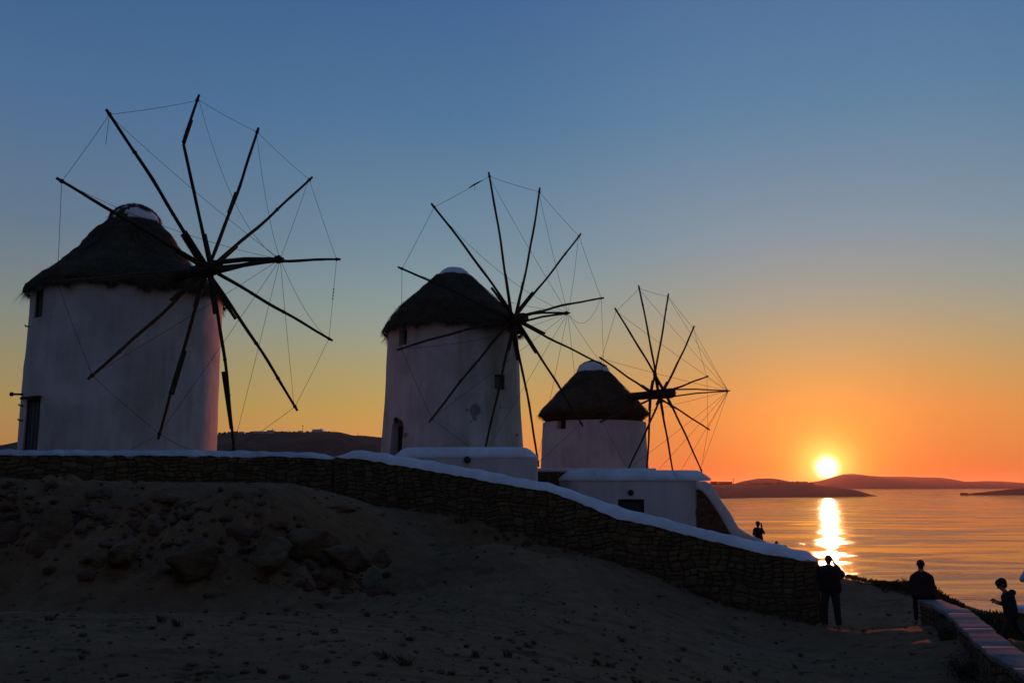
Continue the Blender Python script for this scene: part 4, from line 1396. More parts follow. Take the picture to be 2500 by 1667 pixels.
# terrace wall between the two houses
yt = 41.9
tw = empty('terrace_wall', at(1345, 1190, yt), 'short dark stone terrace wall under a white ledge between the two low houses', 'wall')
a = at(1290, 1152, yt); b = at(1384, 1152, yt)
m_ = MB(); m_.box(((a[0] + b[0]) / 2, yt + 0.3, a[2] - 1.3), ((b[0] - a[0]) / 2, 0.2, 1.3)); m_.build('rubble_core', M['mortar'], tw)
a1 = at(1290, 1143, yt + 0.3); b1 = at(1600, 1147, yt + 0.3)
m_ = MB(); zt_ = a1[2]
m_.box(((a1[0] + b1[0]) / 2, yt + 0.45, (zt_ + a[2]) / 2), ((b1[0] - a1[0]) / 2, 0.5, (zt_ - a[2]) / 2)); ledge = m_.build('ledge', M['cap'], tw); bevelled(ledge, 0.05, 2)
for (s0_, s1_, c, d) in stone_cells(a[0], b[0], a[2] - 1.3, a[2] - 0.01, 0.3, 0.2):
    ps = [np.array([q_, yt + 0.1, z_]) for q_, z_ in outline(s0_, s1_, c, d, 0.012)]
    stone_mesh(ps, np.array([0, -1.0, 0]), 0.05, 'stone', tw, M['stone'])

# ------------------------------------------------------------------ boulders of the bank
def rock(center, size, seed, flat=0.7, yaw=0.0, sub=4):
    bm = bmesh.new()
    bmesh.ops.create_icosphere(bm, subdivisions=sub, radius=1.0)
    rr_ = random.Random(seed)
    planes = []
    for i in range(16):
        v_ = Vector((rr_.gauss(0, 1), rr_.gauss(0, 1), rr_.gauss(0, 1))).normalized()
        planes.append((v_, rr_.uniform(0.45, 0.8)))
    co, si = math.cos(yaw), math.sin(yaw)
    for v_ in bm.verts:
        p = v_.co.copy()
        for nrm, d in planes:
            e = p.dot(nrm) - d
            if e > 0: p -= nrm * e * 0.93
        q_ = fbm(np.array([p.x * 3 + seed, p.y * 3]), np.array([p.z * 3, p.z * 3 + p.x]), seed, 4, 0.6)
        p *= 1 + 0.16 * float(q_[0])
        p = Vector((p.x * size[0], p.y * size[1], p.z * size[2]))
        v_.co = Vector((p.x * co - p.y * si, p.x * si + p.y * co, p.z))
    me = bpy.data.meshes.new('boulder')
    bm.to_mesh(me); bm.free()
    me.materials.append(M['rock'])
    me.polygons.foreach_set('use_smooth', [True] * len(me.polygons))
    o = bpy.data.objects.new('boulder', me)
    COL.objects.link(o)
    o.location = Vector(center)
    return o
RG = 'boulders in the rocky bank below the left wall'
for i, (px, py, y, sx, sz, lab) in enumerate([
        (140, 1275, 19.8, 0.78, 0.50, 'big blocky boulder with a flat sloping top near the left edge of the bank'),
        (15, 1300, 19.6, 0.42, 0.42, 'dark boulder cut by the left edge of the picture'),
        (290, 1325, 18.9, 0.42, 0.26, 'low dark boulder at the foot of the bank right of the big blocky one'),
        (235, 1345, 18.4, 0.22, 0.14, 'small pointed pale rock below the big blocky boulder'),
        (400, 1270, 20.2, 0.50, 0.36, 'rounded boulder high in the middle of the bank'),
        (470, 1330, 19.0, 0.55, 0.36, 'pale-topped boulder at the foot of the bank in its middle'),
        (585, 1285, 20.0, 0.55, 0.38, 'rough dark boulder in the bank below the worn coping end'),
        (655, 1335, 19.2, 0.45, 0.30, 'squat boulder at the bank foot under the rough dark one'),
        (745, 1300, 20.0, 0.60, 0.34, 'broad rough rock near the right end of the bank'),
        (850, 1330, 19.6, 0.50, 0.28, 'craggy rock with a pale edge at the right end of the bank'),
        (930, 1352, 19.5, 0.26, 0.16, 'last small rock where the bank runs out to the right'),
        (800, 1232, 22.6, 0.80, 0.12, 'flat pale rock slab just below the wall near the coping gap'),
        (890, 1252, 23.0, 0.55, 0.14, 'small flat rock shelf right of the pale slab below the wall')]):
    p = at(px, py, y)
    p = p + np.array([0, 0.15, -0.85 * sz]); o = rock(p, (sx * 1.2, sx * 0.9, sz * 1.6), 200 + i, yaw=rnd.uniform(0, 3))
    tag(o, lab, 'boulder', RG)

# loose stones and clods on the worn ground
pb = MB()
PR = random.Random(5)
icov = [(0, 0, 1), (.89, 0, .45), (.28, .85, .45), (-.72, .53, .45), (-.72, -.53, .45), (.28, -.85, .45), (.72, .53, -.45), (-.28, .85, -.45), (-.89, 0, -.45), (-.28, -.85, -.45), (.72, -.53, -.45), (0, 0, -1)]
icof = [(0, 1, 2), (0, 2, 3), (0, 3, 4), (0, 4, 5), (0, 5, 1), (1, 6, 2), (2, 7, 3), (3, 8, 4), (4, 9, 5), (5, 10, 1), (2, 6, 7), (3, 7, 8), (4, 8, 9), (5, 9, 10), (1, 10, 6), (6, 11, 7), (7, 11, 8), (8, 11, 9), (9, 11, 10), (10, 11, 6)]
N = 6500
ys_ = np.array([7.5 + 18 * PR.random() ** 1.4 for _ in range(N)])
xs_ = np.array([PR.uniform(-0.58, 0.56) for _ in range(N)]) * ys_
zs_ = ground_z(xs_, ys_)
for x, y, z in zip(xs_, ys_, zs_):
    s_ = min(0.0045 / (PR.random() + 0.03), 0.034) * PR.uniform(0.7, 1.3)
    e = (s_ * PR.uniform(.8, 1.5), s_ * PR.uniform(.8, 1.5), s_ * PR.uniform(.4, .8))
    pb.add([(x + v_[0] * e[0] * PR.uniform(.8, 1.2), y + v_[1] * e[1] * PR.uniform(.8, 1.2), z + v_[2] * e[2] + e[2] * 0.2) for v_ in icov], icof)
tag(pb.build('pebbles', M['rock']), kind='stuff')

rbb = MB()
for i in range(520):
    px = PR.uniform(-60, 960); py = PR.gauss(1300, 42); y = 20.1 + (1290 - py) * 0.012 + PR.uniform(-.3, .3)
    q_ = at(px, py, y); z = float(ground_z(q_[0], q_[1])[0])
    s_ = min(0.03 / (PR.random() + 0.08), 0.16) * PR.uniform(.6, 1.2)
    e = (s_ * PR.uniform(.8, 1.7), s_ * PR.uniform(.8, 1.3), s_ * PR.uniform(.5, .9))
    rbb.add([(q_[0] + v_[0] * e[0] * PR.uniform(.7, 1.25), q_[1] + v_[1] * e[1] * PR.uniform(.7, 1.25), z + v_[2] * e[2] * PR.uniform(.8, 1.2)) for v_ in icov], icof)
tag(rbb.build('rubble', M['rock']), kind='stuff')

# dry tufts on the ground
tb = MB()
def tuft(mb, x, y, z, h, n, rr_, spread=0.6, wd=0.006):
    for i in range(n):
        a = rr_.uniform(0, 2 * math.pi)
        l = h * rr_.uniform(0.5, 1.2)
        bx, by = x + rr_.uniform(-1, 1) * h * 0.5, y + rr_.uniform(-1, 1) * h * 0.5
        ex, ey = bx + math.cos(a) * l * spread * rr_.random(), by + math.sin(a) * l * spread * rr_.random()
        w_ = wd
        mb.add([(bx - w_, by, z - 0.02), (bx + w_, by, z - 0.02), ((bx + ex) / 2 + w_ * .6, (by + ey) / 2, z + l * .6), (ex, ey, z + l)], [(0, 1, 2), (0, 2, 3)])
for i in range(150):
    y = 8.5 + 17 * PR.random(); x = PR.uniform(-0.56, 0.5) * y
    tuft(tb, x, y, float(ground_z(x, y)[0]), PR.uniform(0.03, 0.09), 26, PR, 1.4, 0.005)
# weeds at the foot of the stone walls
for px in np.arange(-100, 1990, 9):
    q_ = at(px, float(WALL_BASE(px)), float(WALL_D(px)) - PR.uniform(0.1, 0.5))
    if PR.random() < 0.55:
        tuft(tb, q_[0], q_[1], float(ground_z(q_[0], q_[1])[0]), PR.uniform(0.06, 0.2), 22, PR, 0.8, 0.006)
tag(tb.build('dry_grass', M['straw']), kind='stuff')

# succulent ground cover along the cliff edge
gb = MB()
CR = random.Random(12)
edge = [(2068, 1412, 31.5), (2130, 1424, 30.2), (2200, 1434, 29.0), (2300, 1464, 26.8), (2400, 1514, 23.0), (2470, 1548, 20.2), (2520, 1566, 18.6)]
def edge_pt(u):
    q_ = u * (len(edge) - 1); i = min(int(q_), len(edge) - 2); f_ = q_ - i
    a, b = at(*edge[i]), at(*edge[i + 1])
    return a + (b - a) * f_
for i in range(6500):
    u = CR.random()
    p = edge_pt(u)
    dens = 0.15 if u < 0.22 else 1.0
    if CR.random() > dens: continue
    off = CR.gauss(0.0, 0.45) + (0.15 if u > .35 else 0)
    y = p[1] + off; x = p[0] * y / p[1] + CR.uniform(-.3, .3)
    z = float(ground_base(x, y)[0])
    mound = 0.28 * max(0, math.sin(u * 17 + 1.0)) * (1 if u > 0.3 else 0.25) + 0.05
    h0 = mound * math.exp(-(off / 0.5) ** 2)
    if math.sin(u * 41 + off * 3) + math.sin(u * 97) < -0.6: continue
    L = CR.uniform(0.04, 0.14)
    for s_ in range(3):
        a = CR.uniform(0, 2 * math.pi); tl = CR.uniform(0.0, 1.3)
        b = Vector((x + CR.uniform(-.05, .05), y + CR.uniform(-.05, .05), z + h0 * CR.uniform(0.2, 1)))
        d = Vector((math.cos(a) * tl, math.sin(a) * tl, 1)).normalized()
        r_ = CR.uniform(0.008, 0.014)
        s1 = Vector((1, 0, 0)) * r_; s2 = Vector((0, 1, 0)) * r_
        t_ = b + d * L
        m1 = b + d * L * 0.5
        gb.add([b - s1, b + s1, b + s2, m1 - s1 * 1.3, m1 + s1 * 1.3, m1 + s2 * 1.3, t_], [(0, 1, 4, 3), (1, 2, 5, 4), (2, 0, 3, 5), (3, 4, 6), (4, 5, 6), (5, 3, 6)])
tag(gb.build('ground_cover', M['leaf']), kind='stuff')
# weed on the wall end
wb = MB()
for i in range(10):
    q_ = at(1996 + CR.uniform(-3, 6), 1388 + CR.uniform(-3, 14), 21.8)
    tuft(wb, q_[0], q_[1], q_[2], 0.09, 16, CR, 0.9, 0.007)
tag(wb.build('weed', M['leaf']), 'small dark weed growing on the right end of the long stone wall', 'plant')

# ------------------------------------------------------------------ low wall on the right
aT, bT = -2.61, 0.0050
def on_top(px, py):
    r_ = ray(px, py); y = aT / (r_[2] - bT)
    return r_ * y
Lp = [on_top(*p) for p in ((2244, 1463), (2282, 1476), (2296, 1484), (2315, 1497), (2345, 1526), (2390, 1570), (2430, 1602), (2488, 1633), (2560, 1690))]
Rp = [on_top(*p) for p in ((2293, 1462), (2312, 1474), (2330, 1480), (2365, 1487), (2385, 1506), (2401, 1516), (2440, 1551), (2500, 1597), (2590, 1665))]
Ly = [p[1] for p in Lp][::-1]; Lx = [p[0] for p in Lp][::-1]
Ry = [p[1] for p in Rp][::-1]; Rx = [p[0] for p in Rp][::-1]
lw = empty('low_wall', (8.2, 14, -2.9), 'low garden wall with flat pale coping slabs running to the lower right corner', 'wall')
ys2 = np.array([19.2, 17.5, 17.35, 15.2, 13.6, 12.4, 11.2, 10.0, 8.9, 7.8])
def lw_z(y): return aT + bT * y
def lx(y): return float(np.interp(y, Ly, Lx)); 
def rx(y): return max(float(np.interp(y, Ry, Rx)), lx(y) + 0.42)
joints = [Lp[0][1], 19.6, 17.6, 15.7, 13.9, 12.1]
for i in range(len(joints) - 1):
    ya, yb_ = joints[i] - 0.004, joints[i + 1] + 0.004
    dzz = rnd.uniform(-0.005, 0.005)
    cs = []
    NS = 12
    for s_ in np.linspace(0, 1, NS):
        y = ya + (yb_ - ya) * s_
        ov = 0.03 + 0.018 * math.sin(y * 4.7) + 0.012 * math.sin(y * 11)
        cs.append([(lx(y) - ov, y, lw_z(y) + dzz), (rx(y) + ov, y, lw_z(y) + dzz), (rx(y) + ov, y, lw_z(y) + dzz - 0.09), (lx(y) - ov, y, lw_z(y) + dzz - 0.09)])
    sl_ = loft(cs, 'coping_slab', lw, M['slab']); fix_normals(sl_); bevelled(sl_, 0.012, 2, 40)
cs = []
for y in np.linspace(Lp[0][1] - 0.05, 12.15, 26):
    w0 = 0.04 * math.sin(y * 3.1); w1_ = 0.03 * math.sin(y * 5.3)
    cs.append([(lx(y) + 0.03, y, lw_z(y) - 0.1), (rx(y) - 0.03, y, lw_z(y) - 0.1), (rx(y) + 0.02, y, lw_z(y) - 1.2), (lx(y) - 0.02 + w0, y, lw_z(y) - 1.2)])
bd = loft(cs, 'wall_body', lw, M['rock']); fix_normals(bd)
# stones showing on its left face
for (a, b, c, d) in stone_cells(0, 8.7, -0.75, -0.11, 0.28, 0.15):
    ps = []
    for q_, z_ in outline(a, b, c, d, 0.015):
        y = Lp[0][1] - 0.05 - q_
        y = min(max(y, 12.2), Lp[0][1] - 0.05)
        ps.append(np.array([lx(y) + 0.0, y, lw_z(y) + min(z_, -0.10)]))
    stone_mesh(ps[::-1], np.array([-0.9, -0.4, 0]), 0.03, 'stone', lw, M['rock'])
# white-topped wall stub at the right edge
p = at(2497, 1480, 18.6)
ws = empty('wall_stub', (p[0] + 0.5, p[1], p[2] - 0.8), 'white-topped wall stub cut by the right edge behind the boy', 'wall')
m_ = MB(); m_.box((p[0] + 0.7, p[1] + 0.1, p[2] - 0.06), (0.78, 0.3, 0.06)); t_ = m_.build('coping', M['cap'], ws); bevelled(t_, 0.02, 2)
m_ = MB(); m_.box((p[0] + 0.75, p[1] + 0.1, p[2] - 0.72), (0.72, 0.24, 0.6)); m_.build('wall_body', M['stone'], ws)

# dry shrub in the lower right corner
def shrub(x, y, z, H, seed, label, n_main=9, leaf=500, name='shrub', spread=0.8, twigs=True):
    r_ = random.Random(seed)
    o = empty(name, (x, y, z), label, 'shrub')
    mb = MB()
    ends = []
    def grow(p, d, L, rad, depth):
        pts = [p]; rr_ = [rad]
        for i in range(4):
            d = (d + Vector((r_.gauss(0, .16), r_.gauss(0, .16), r_.gauss(0, .12)))).normalized()
            p = p + d * L / 4
            pts.append(p); rr_.append(rad * (1 - 0.17 * (i + 1)))
            if depth > 0 and i > 0 and r_.random() < 0.75:
                a = (d + Vector((r_.gauss(0, .7), r_.gauss(0, .7), r_.gauss(0, .45)))).normalized()
                grow(p, a, L * r_.uniform(.4, .7), rr_[-1] * .65, depth - 1)
        mb.tube(pts, rr_, 5)
        ends.append((p, d))
    for i in range(n_main):
        a = r_.uniform(0, 2 * math.pi)
        d = Vector((math.cos(a) * spread * r_.random(), math.sin(a) * spread * r_.random(), 1)).normalized()
        grow(Vector((x + r_.uniform(-.15, .15), y + r_.uniform(-.15, .15), z - 0.05)), d, H * r_.uniform(.6, 1.15), 0.012, 3)
    mb.build('branches', M['twig'], o)
    if leaf:
        lb = MB()
        for i in range(leaf):
            p, d = r_.choice(ends)
            k_ = r_.random() ** 0.6
            p = Vector((x, y, z)) + (p - Vector((x, y, z))) * k_ * 0.8 + Vector((r_.gauss(0, .05), r_.gauss(0, .05), r_.gauss(0, .05)))
            s_ = r_.uniform(.012, .03)
            u = Vector((r_.gauss(0, 1), r_.gauss(0, 1), r_.gauss(0, 1))).normalized() * s_
            v_ = Vector((r_.gauss(0, 1), r_.gauss(0, 1), r_.gauss(0, 1))).normalized() * s_ * .6
            lb.add([p - u, p + v_, p + u, p - v_], [(0, 1, 2, 3)])
        tag(lb.build('foliage', M['leaf'], o), kind='stuff')
    return o
def gpt(px, py, y):
    p = at(px, py, y)
    return p[0], p[1], float(ground_z(p[0], p[1])[0])
x, y, z = gpt(2405, 1680, 13.4)
shrub(x, y, z, 0.78, 3, 'dry bare-twigged shrub in the lower right corner before the low wall', 14, 1500)
x, y, z = gpt(2440, 1690, 12.9)
shrub(x, y, z, 0.5, 31, 'leafy dark shrub against the low wall at the bottom right edge', 12, 1800)
x, y, z = gpt(2310, 1545, 18.6)
shrub(x, y, z, 0.28, 4, 'small dark shrub at the wall foot behind the seated man', 9, 700)
x, y, z = gpt(2350, 1580, 16.4)
shrub(x, y, z, 0.34, 5, 'dark shrub growing along the left foot of the low wall', 10, 900)

# ------------------------------------------------------------------ people
def capsule_mesh(bm, a, b, ra, rb_, seg=14):
    a, b = Vector(a), Vector(b)
    d = b - a
    L = max(d.length, 1e-5)
    q_ = d.normalized().to_track_quat('Z', 'Y').to_matrix()
    rings_ = []
    for i in range(5):
        t = -math.pi / 2 + math.pi / 2 * i / 4
        rings_.append((ra * math.cos(t), ra * math.sin(t)))
    for i in range(5):
        t = math.pi / 2 * i / 4
        rings_.append((rb_ * math.cos(t), L + rb_ * math.sin(t)))
    vs = []
    for r_, z in rings_:
        r_ = max(r_, 1e-4)
        vs.append([bm.verts.new(a + q_ @ Vector((r_ * math.cos(2 * math.pi * k / seg), r_ * math.sin(2 * math.pi * k / seg), z))) for k in range(seg)])
    for i in range(len(vs) - 1):
        for k in range(seg):
            k2 = (k + 1) % seg
            bm.faces.new((vs[i][k], vs[i][k2], vs[i + 1][k2], vs[i + 1][k]))
    bm.faces.new(vs[0][::-1]); bm.faces.new(vs[-1])
def ellipsoid_mesh(bm, c, r, rot=0.0, pitch=0.0):
    ret = bmesh.ops.create_icosphere(bm, subdivisions=3, radius=1.0)
    co, si = math.cos(rot), math.sin(rot)
    cp_, sp_ = math.cos(pitch), math.sin(pitch)
    for v_ in ret['verts']:
        p = Vector((v_.co.x * r[0], v_.co.y * r[1], v_.co.z * r[2]))
        p = Vector((p.x, p.y * cp_ - p.z * sp_, p.y * sp_ + p.z * cp_))
        v_.co = Vector((p.x * co - p.y * si, p.x * si + p.y * co, p.z)) + Vector(c)
def seg_dist(P_, a, b, ra, rb_):
    a = np.array(a, float); b = np.array(b, float)
    d = b - a
    t = np.clip(((P_ - a) @ d) / (d @ d + 1e-9), 0, 1)
    return np.linalg.norm(P_ - (a + t[:, None] * d), axis=1) - (ra + (rb_ - ra) * t)
def solid(name, prims, parent, origin, voxel=0.012, mats=None, smooth_it=6, yaw=0.0, cloth=0.0):
    """one continuous skin grown over capsules and ellipsoids; each face takes the material of its nearest primitive"""
    bm = bmesh.new()
    for p in prims:
        if p[0] == 'c': capsule_mesh(bm, p[1], p[2], p[3], p[4])
        else: ellipsoid_mesh(bm, p[1], p[2], p[3] if len(p) > 4 else 0.0, p[5] if len(p) > 5 else 0.0)
    me = bpy.data.meshes.new(name)
    bm.to_mesh(me); bm.free()
    o = bpy.data.objects.new(name, me)
    COL.objects.link(o)
    md = o.modifiers.new('r', 'REMESH'); md.mode = 'VOXEL'; md.voxel_size = voxel
    md = o.modifiers.new('s', 'SMOOTH'); md.iterations = smooth_it; md.factor = 0.5
    bake(o)
    me = o.data
    names = []
    for p in prims:
        mn = p[-1]
        if mn not in names: names.append(mn)
    for mn in names: me.materials.append(M[mn])
    C_ = np.empty(len(me.polygons) * 3); me.polygons.foreach_get('center', C_); C_ = C_.reshape(-1, 3)
    best = np.full(len(C_), 1e9); mi = np.zeros(len(C_), int)
    for p in prims:
        if p[0] == 'c': d = seg_dist(C_, p[1], p[2], p[3], p[4])
        else:
            r_ = np.array(p[2]); d = (np.linalg.norm((C_ - np.array(p[1])) / r_, axis=1) - 1) * r_.min()
        k_ = d < best
        best[k_] = d[k_]; mi[k_] = names.index(p[-1])
    me.polygons.foreach_set('material_index', mi.astype(np.int32))
    me.polygons.foreach_set('use_smooth', [True] * len(me.polygons))
    n = len(me.vertices)
    co = np.empty(n * 3); me.vertices.foreach_get('co', co); co = co.reshape(-1, 3)
    if cloth:
        nn = np.empty(n * 3); me.vertices.foreach_get('normal', nn); nn = nn.reshape(-1, 3)
        co += nn * (fbm(co[:, 0] * 9 + co[:, 2] * 5, co[:, 2] * 11 + co[:, 1] * 7, 77, 3)[:, None] * cloth)
    c_, s_ = math.cos(yaw), math.sin(yaw)
    co = co * PS
    out = np.stack([co[:, 0] * c_ - co[:, 1] * s_, co[:, 0] * s_ + co[:, 1] * c_, co[:, 2]], 1) + np.array(origin) - np.array(origin_of(parent))
    me.vertices.foreach_set('co', out.ravel()); me.update()
    o.parent = parent
    return o
PS = 1.0
def V3(*a): return np.array(a, float)
def hand_prims(w, fdir, up, s=1.0, curl=0.6, side=1, mat='skin'):
    """palm + four bent fingers + thumb; w wrist, fdir pointing direction of the palm, up = back of the hand"""
    f_ = V3(*fdir); f_ /= np.linalg.norm(f_)
    u = V3(*up); u = u - f_ * (u @ f_); u /= np.linalg.norm(u)
    r_ = np.cross(f_, u) * side
    w = V3(*w)
    P_ = [('c', w, w + f_ * 0.045 * s, 0.026 * s, 0.03 * s, mat)]
    for i, (o_, L) in enumerate(((-0.028, 0.068), (-0.009, 0.078), (0.010, 0.072), (0.028, 0.056))):
        k0 = w + f_ * 0.085 * s + r_ * o_ * s
        P_.append(('c', w + f_ * 0.03 * s + r_ * o_ * 0.6 * s, k0, 0.014 * s, 0.011 * s, mat))
        d1 = f_ * math.cos(curl * .5) - u * math.sin(curl * .5)
        d2 = f_ * math.cos(curl * 1.5) - u * math.sin(curl * 1.5)
        k1 = k0 + d1 * L * 0.5 * s
        P_.append(('c', k0, k1, 0.0105 * s, 0.0095 * s, mat))
        P_.append(('c', k1, k1 + d2 * L * 0.5 * s, 0.0095 * s, 0.008 * s, mat))
    t0 = w + f_ * 0.03 * s - r_ * 0.022 * s
    t1 = t0 - r_ * 0.025 * s + f_ * 0.03 * s - u * 0.012 * s
    P_ += [('c', t0, t1, 0.014 * s, 0.012 * s, mat), ('c', t1, t1 + f_ * 0.03 * s - u * 0.01 * s, 0.0115 * s, 0.009 * s, mat)]
    return P_
def head_prims(c, s=1.0, face=(0, 1), nod=0.0, mat='skin'):
    """c centre of the skull, face: horizontal facing; nod > 0 looks down"""
    fx, fy = face
    f_ = V3(fx * math.cos(nod), fy * math.cos(nod), -math.sin(nod)); r_ = V3(fy, -fx, 0); u = np.cross(r_, f_)
    c = V3(*c)
    P_ = [('c', c + u * 0.02 * s - f_ * 0.015 * s, c + u * 0.015 * s + f_ * 0.02 * s, 0.086 * s, 0.080 * s, mat),
          ('c', c - u * 0.05 * s + f_ * 0.03 * s, c - u * 0.085 * s + f_ * 0.05 * s, 0.055 * s, 0.035 * s, mat),
          ('c', c + f_ * 0.093 * s + u * 0.0 * s, c + f_ * 0.112 * s - u * 0.03 * s, 0.010 * s, 0.014 * s, mat),
          ('c', c + f_ * 0.085 * s - u * 0.062 * s - r_ * 0.018 * s, c + f_ * 0.085 * s - u * 0.062 * s + r_ * 0.018 * s, 0.009 * s, 0.009 * s, mat),
          ('c', c + f_ * 0.080 * s + u * 0.022 * s - r_ * 0.045 * s, c + f_ * 0.086 * s + u * 0.024 * s + r_ * 0.045 * s, 0.012 * s, 0.012 * s, mat)]
    for sg in (-1, 1):
        P_.append(('c', c + r_ * sg * 0.083 * s + u * 0.01 * s - f_ * 0.01 * s, c + r_ * sg * 0.083 * s - u * 0.025 * s - f_ * 0.005 * s, 0.014 * s, 0.010 * s, mat))
    return P_, (f_, r_, u)
def eyes(c, fr, s, parent, origin, yaw):
    f_, r_, u = fr
    for sg in (-1, 1):
        e = V3(*c) + f_ * 0.082 * s + r_ * sg * 0.032 * s + u * 0.002 * s
        solid('eye', [('c', e, e + f_ * 0.004, 0.011 * s, 0.010 * s, 'metal')], parent, origin, 0.004, smooth_it=1, yaw=yaw)
def hair_obj(c, fr, s, parent, origin, yaw, mat='hair', vol=0.012, low=0.05, fringe=0.0):
    f_, r_, u = fr
    c = V3(*c)
    P_ = [('c', c + u * (0.030 + vol * .3) * s - f_ * 0.030 * s, c + u * (0.034 + vol * .3) * s + f_ * (0.018 + fringe) * s, (0.086 + vol) * s, (0.076 + vol) * s, mat),
          ('c', c - u * low * s - f_ * 0.030 * s, c + u * 0.0 * s - f_ * 0.032 * s, (0.062 + vol) * s, (0.080 + vol) * s, mat)]
    return solid('hair', P_, parent, origin, 0.011 * s, smooth_it=2, yaw=yaw, cloth=0.003)

def person(loc, label, yaw, prims, head_c, face=(0, 1), nod=0.0, s=1.0, hands=(), hairmat='hair', hair_kw=None, cloth=0.012, group=None, sc=1.0):
    global PS
    PS = sc
    # close the torso between its ribs so that it is one smooth garment
    ribs = sorted([p for p in prims if p[0] == 'c' and abs(p[1][2] - p[2][2]) < 1e-6 and p[1][0] < 0 < p[2][0]], key=lambda p: p[1][2])
    fill = []
    for a, b in zip(ribs, ribs[1:]):
        if a[5] == b[5] and 0.05 < b[1][2] - a[1][2] < 0.26:
            for u in (0.2, 0.4, 0.6, 0.8):
                fill.append(('c', a[1] + (b[1] - a[1]) * u, a[2] + (b[2] - a[2]) * u, a[3] + (b[3] - a[3]) * u, a[4] + (b[4] - a[4]) * u, a[5]))
    prims = prims + fill
    o = empty('person', loc, label, 'person', group)
    hp, fr = head_prims(head_c, s, face, nod)
    for w_, f_, u_, sd, curl in hands:
        prims = prims + hand_prims(w_, f_, u_, s, curl, sd)
    solid('body', prims + hp, o, loc, 0.011, yaw=yaw, cloth=cloth, smooth_it=3)
    hair_obj(head_c, fr, s, o, loc, yaw, hairmat, **(hair_kw or {}))
    eyes(head_c, fr, s, o, loc, yaw)
    return o

# photographer by the end of the stone wall, back to us, camera at the eye
gx_, gy_, gz_ = gpt(2031, 1532, 21.3)
J, T = 'jacket', 'trousers'
pr = [('c', V3(-.155, 0, .10), V3(-.15, .01, .47), .075, .085, T), ('c', V3(-.15, .01, .47), V3(-.10, 0, .86), .088, .112, T),
      ('c', V3(.16, -.03, .10), V3(.14, -.01, .47), .075, .085, T), ('c', V3(.14, -.01, .47), V3(.10, 0, .86), .088, .112, T),
      ('c', V3(-.165, -.04, .035), V3(-.185, .14, .03), .042, .036, 'shoe'), ('c', V3(.165, -.07, .035), V3(.185, .10, .03), .042, .036, 'shoe'),
      ('c', V3(-.085, 0, .90), V3(.095, 0, .90), .125, .125, T),
      ('c', V3(-.12, 0, .93), V3(.14, 0, .93), .14, .145, J), ('c', V3(-.11, 0, 1.10), V3(.12, 0, 1.10), .135, .135, J), ('c', V3(-.12, .0, 1.28), V3(.12, .0, 1.28), .14, .14, J),
      ('c', V3(.12, .0, .90), V3(.20, .02, .84), .07, .05, J),
      ('c', V3(-.15, 0, 1.37), V3(.15, 0, 1.37), .085, .085, J), ('c', V3(0, 0, 1.38), V3(0, .03, 1.50), .065, .055, 'skin'),
      ('c', V3(-.07, 0, 1.42), V3(.07, 0, 1.42), .06, .06, J),
      ('c', V3(-.19, 0, 1.345), V3(-.235, .14, 1.13), .068, .055, J), ('c', V3(-.235, .14, 1.13), V3(-.06, .33, 1.37), .052, .038, J),
      ('c', V3(.19, 0, 1.345), V3(.335, .12, 1.25), .068, .055, J), ('c', V3(.335, .12, 1.25), V3(.13, .20, 1.50), .052, .040, J), ('c', V3(.335, .12, 1.25), V3(.27, .05, 1.16), .05, .045, J)]
ph = person((gx_, gy_, gz_), 'person in a dark jacket taking a picture beside the stone wall end', -SUN_AZ * 0.9, pr, V3(-.0, .05, 1.60), s=1.02,
            hands=((V3(.13, .21, 1.51), (-.35, .35, .75), (.6, -.5, .2), 1, .9), (V3(-.06, .34, 1.38), (.3, .2, .75), (-.5, -.6, .2), -1, .9)), hair_kw=dict(vol=.008, low=.05), sc=.90)
pc = empty('camera_in_hand', (0, 0, 0), 'small dark camera held up to the face of the person by the wall end', 'camera')
yw = -SUN_AZ * 0.9
def loc_of(v_, base, yaw):
    return V3(base[0] + v_[0] * math.cos(yaw) - v_[1] * math.sin(yaw), base[1] + v_[0] * math.sin(yaw) + v_[1] * math.cos(yaw), base[2] + v_[2])
cc = loc_of(V3(.03, .24, 1.60) * .90, (gx_, gy_, gz_), yw)
pc.location = Vector(cc)
m_ = MB(); m_.box(cc, (.07, .03, .045), yw); bb = m_.build('camera_body', M['metal'], pc); bevelled(bb, 0.008, 2)
m_ = MB(); f2 = V3(-math.sin(yw), math.cos(yw), 0); m_.tube([cc + f2 * .02, cc + f2 * .09], .032, 12); m_.build('lens', M['metal'], pc)

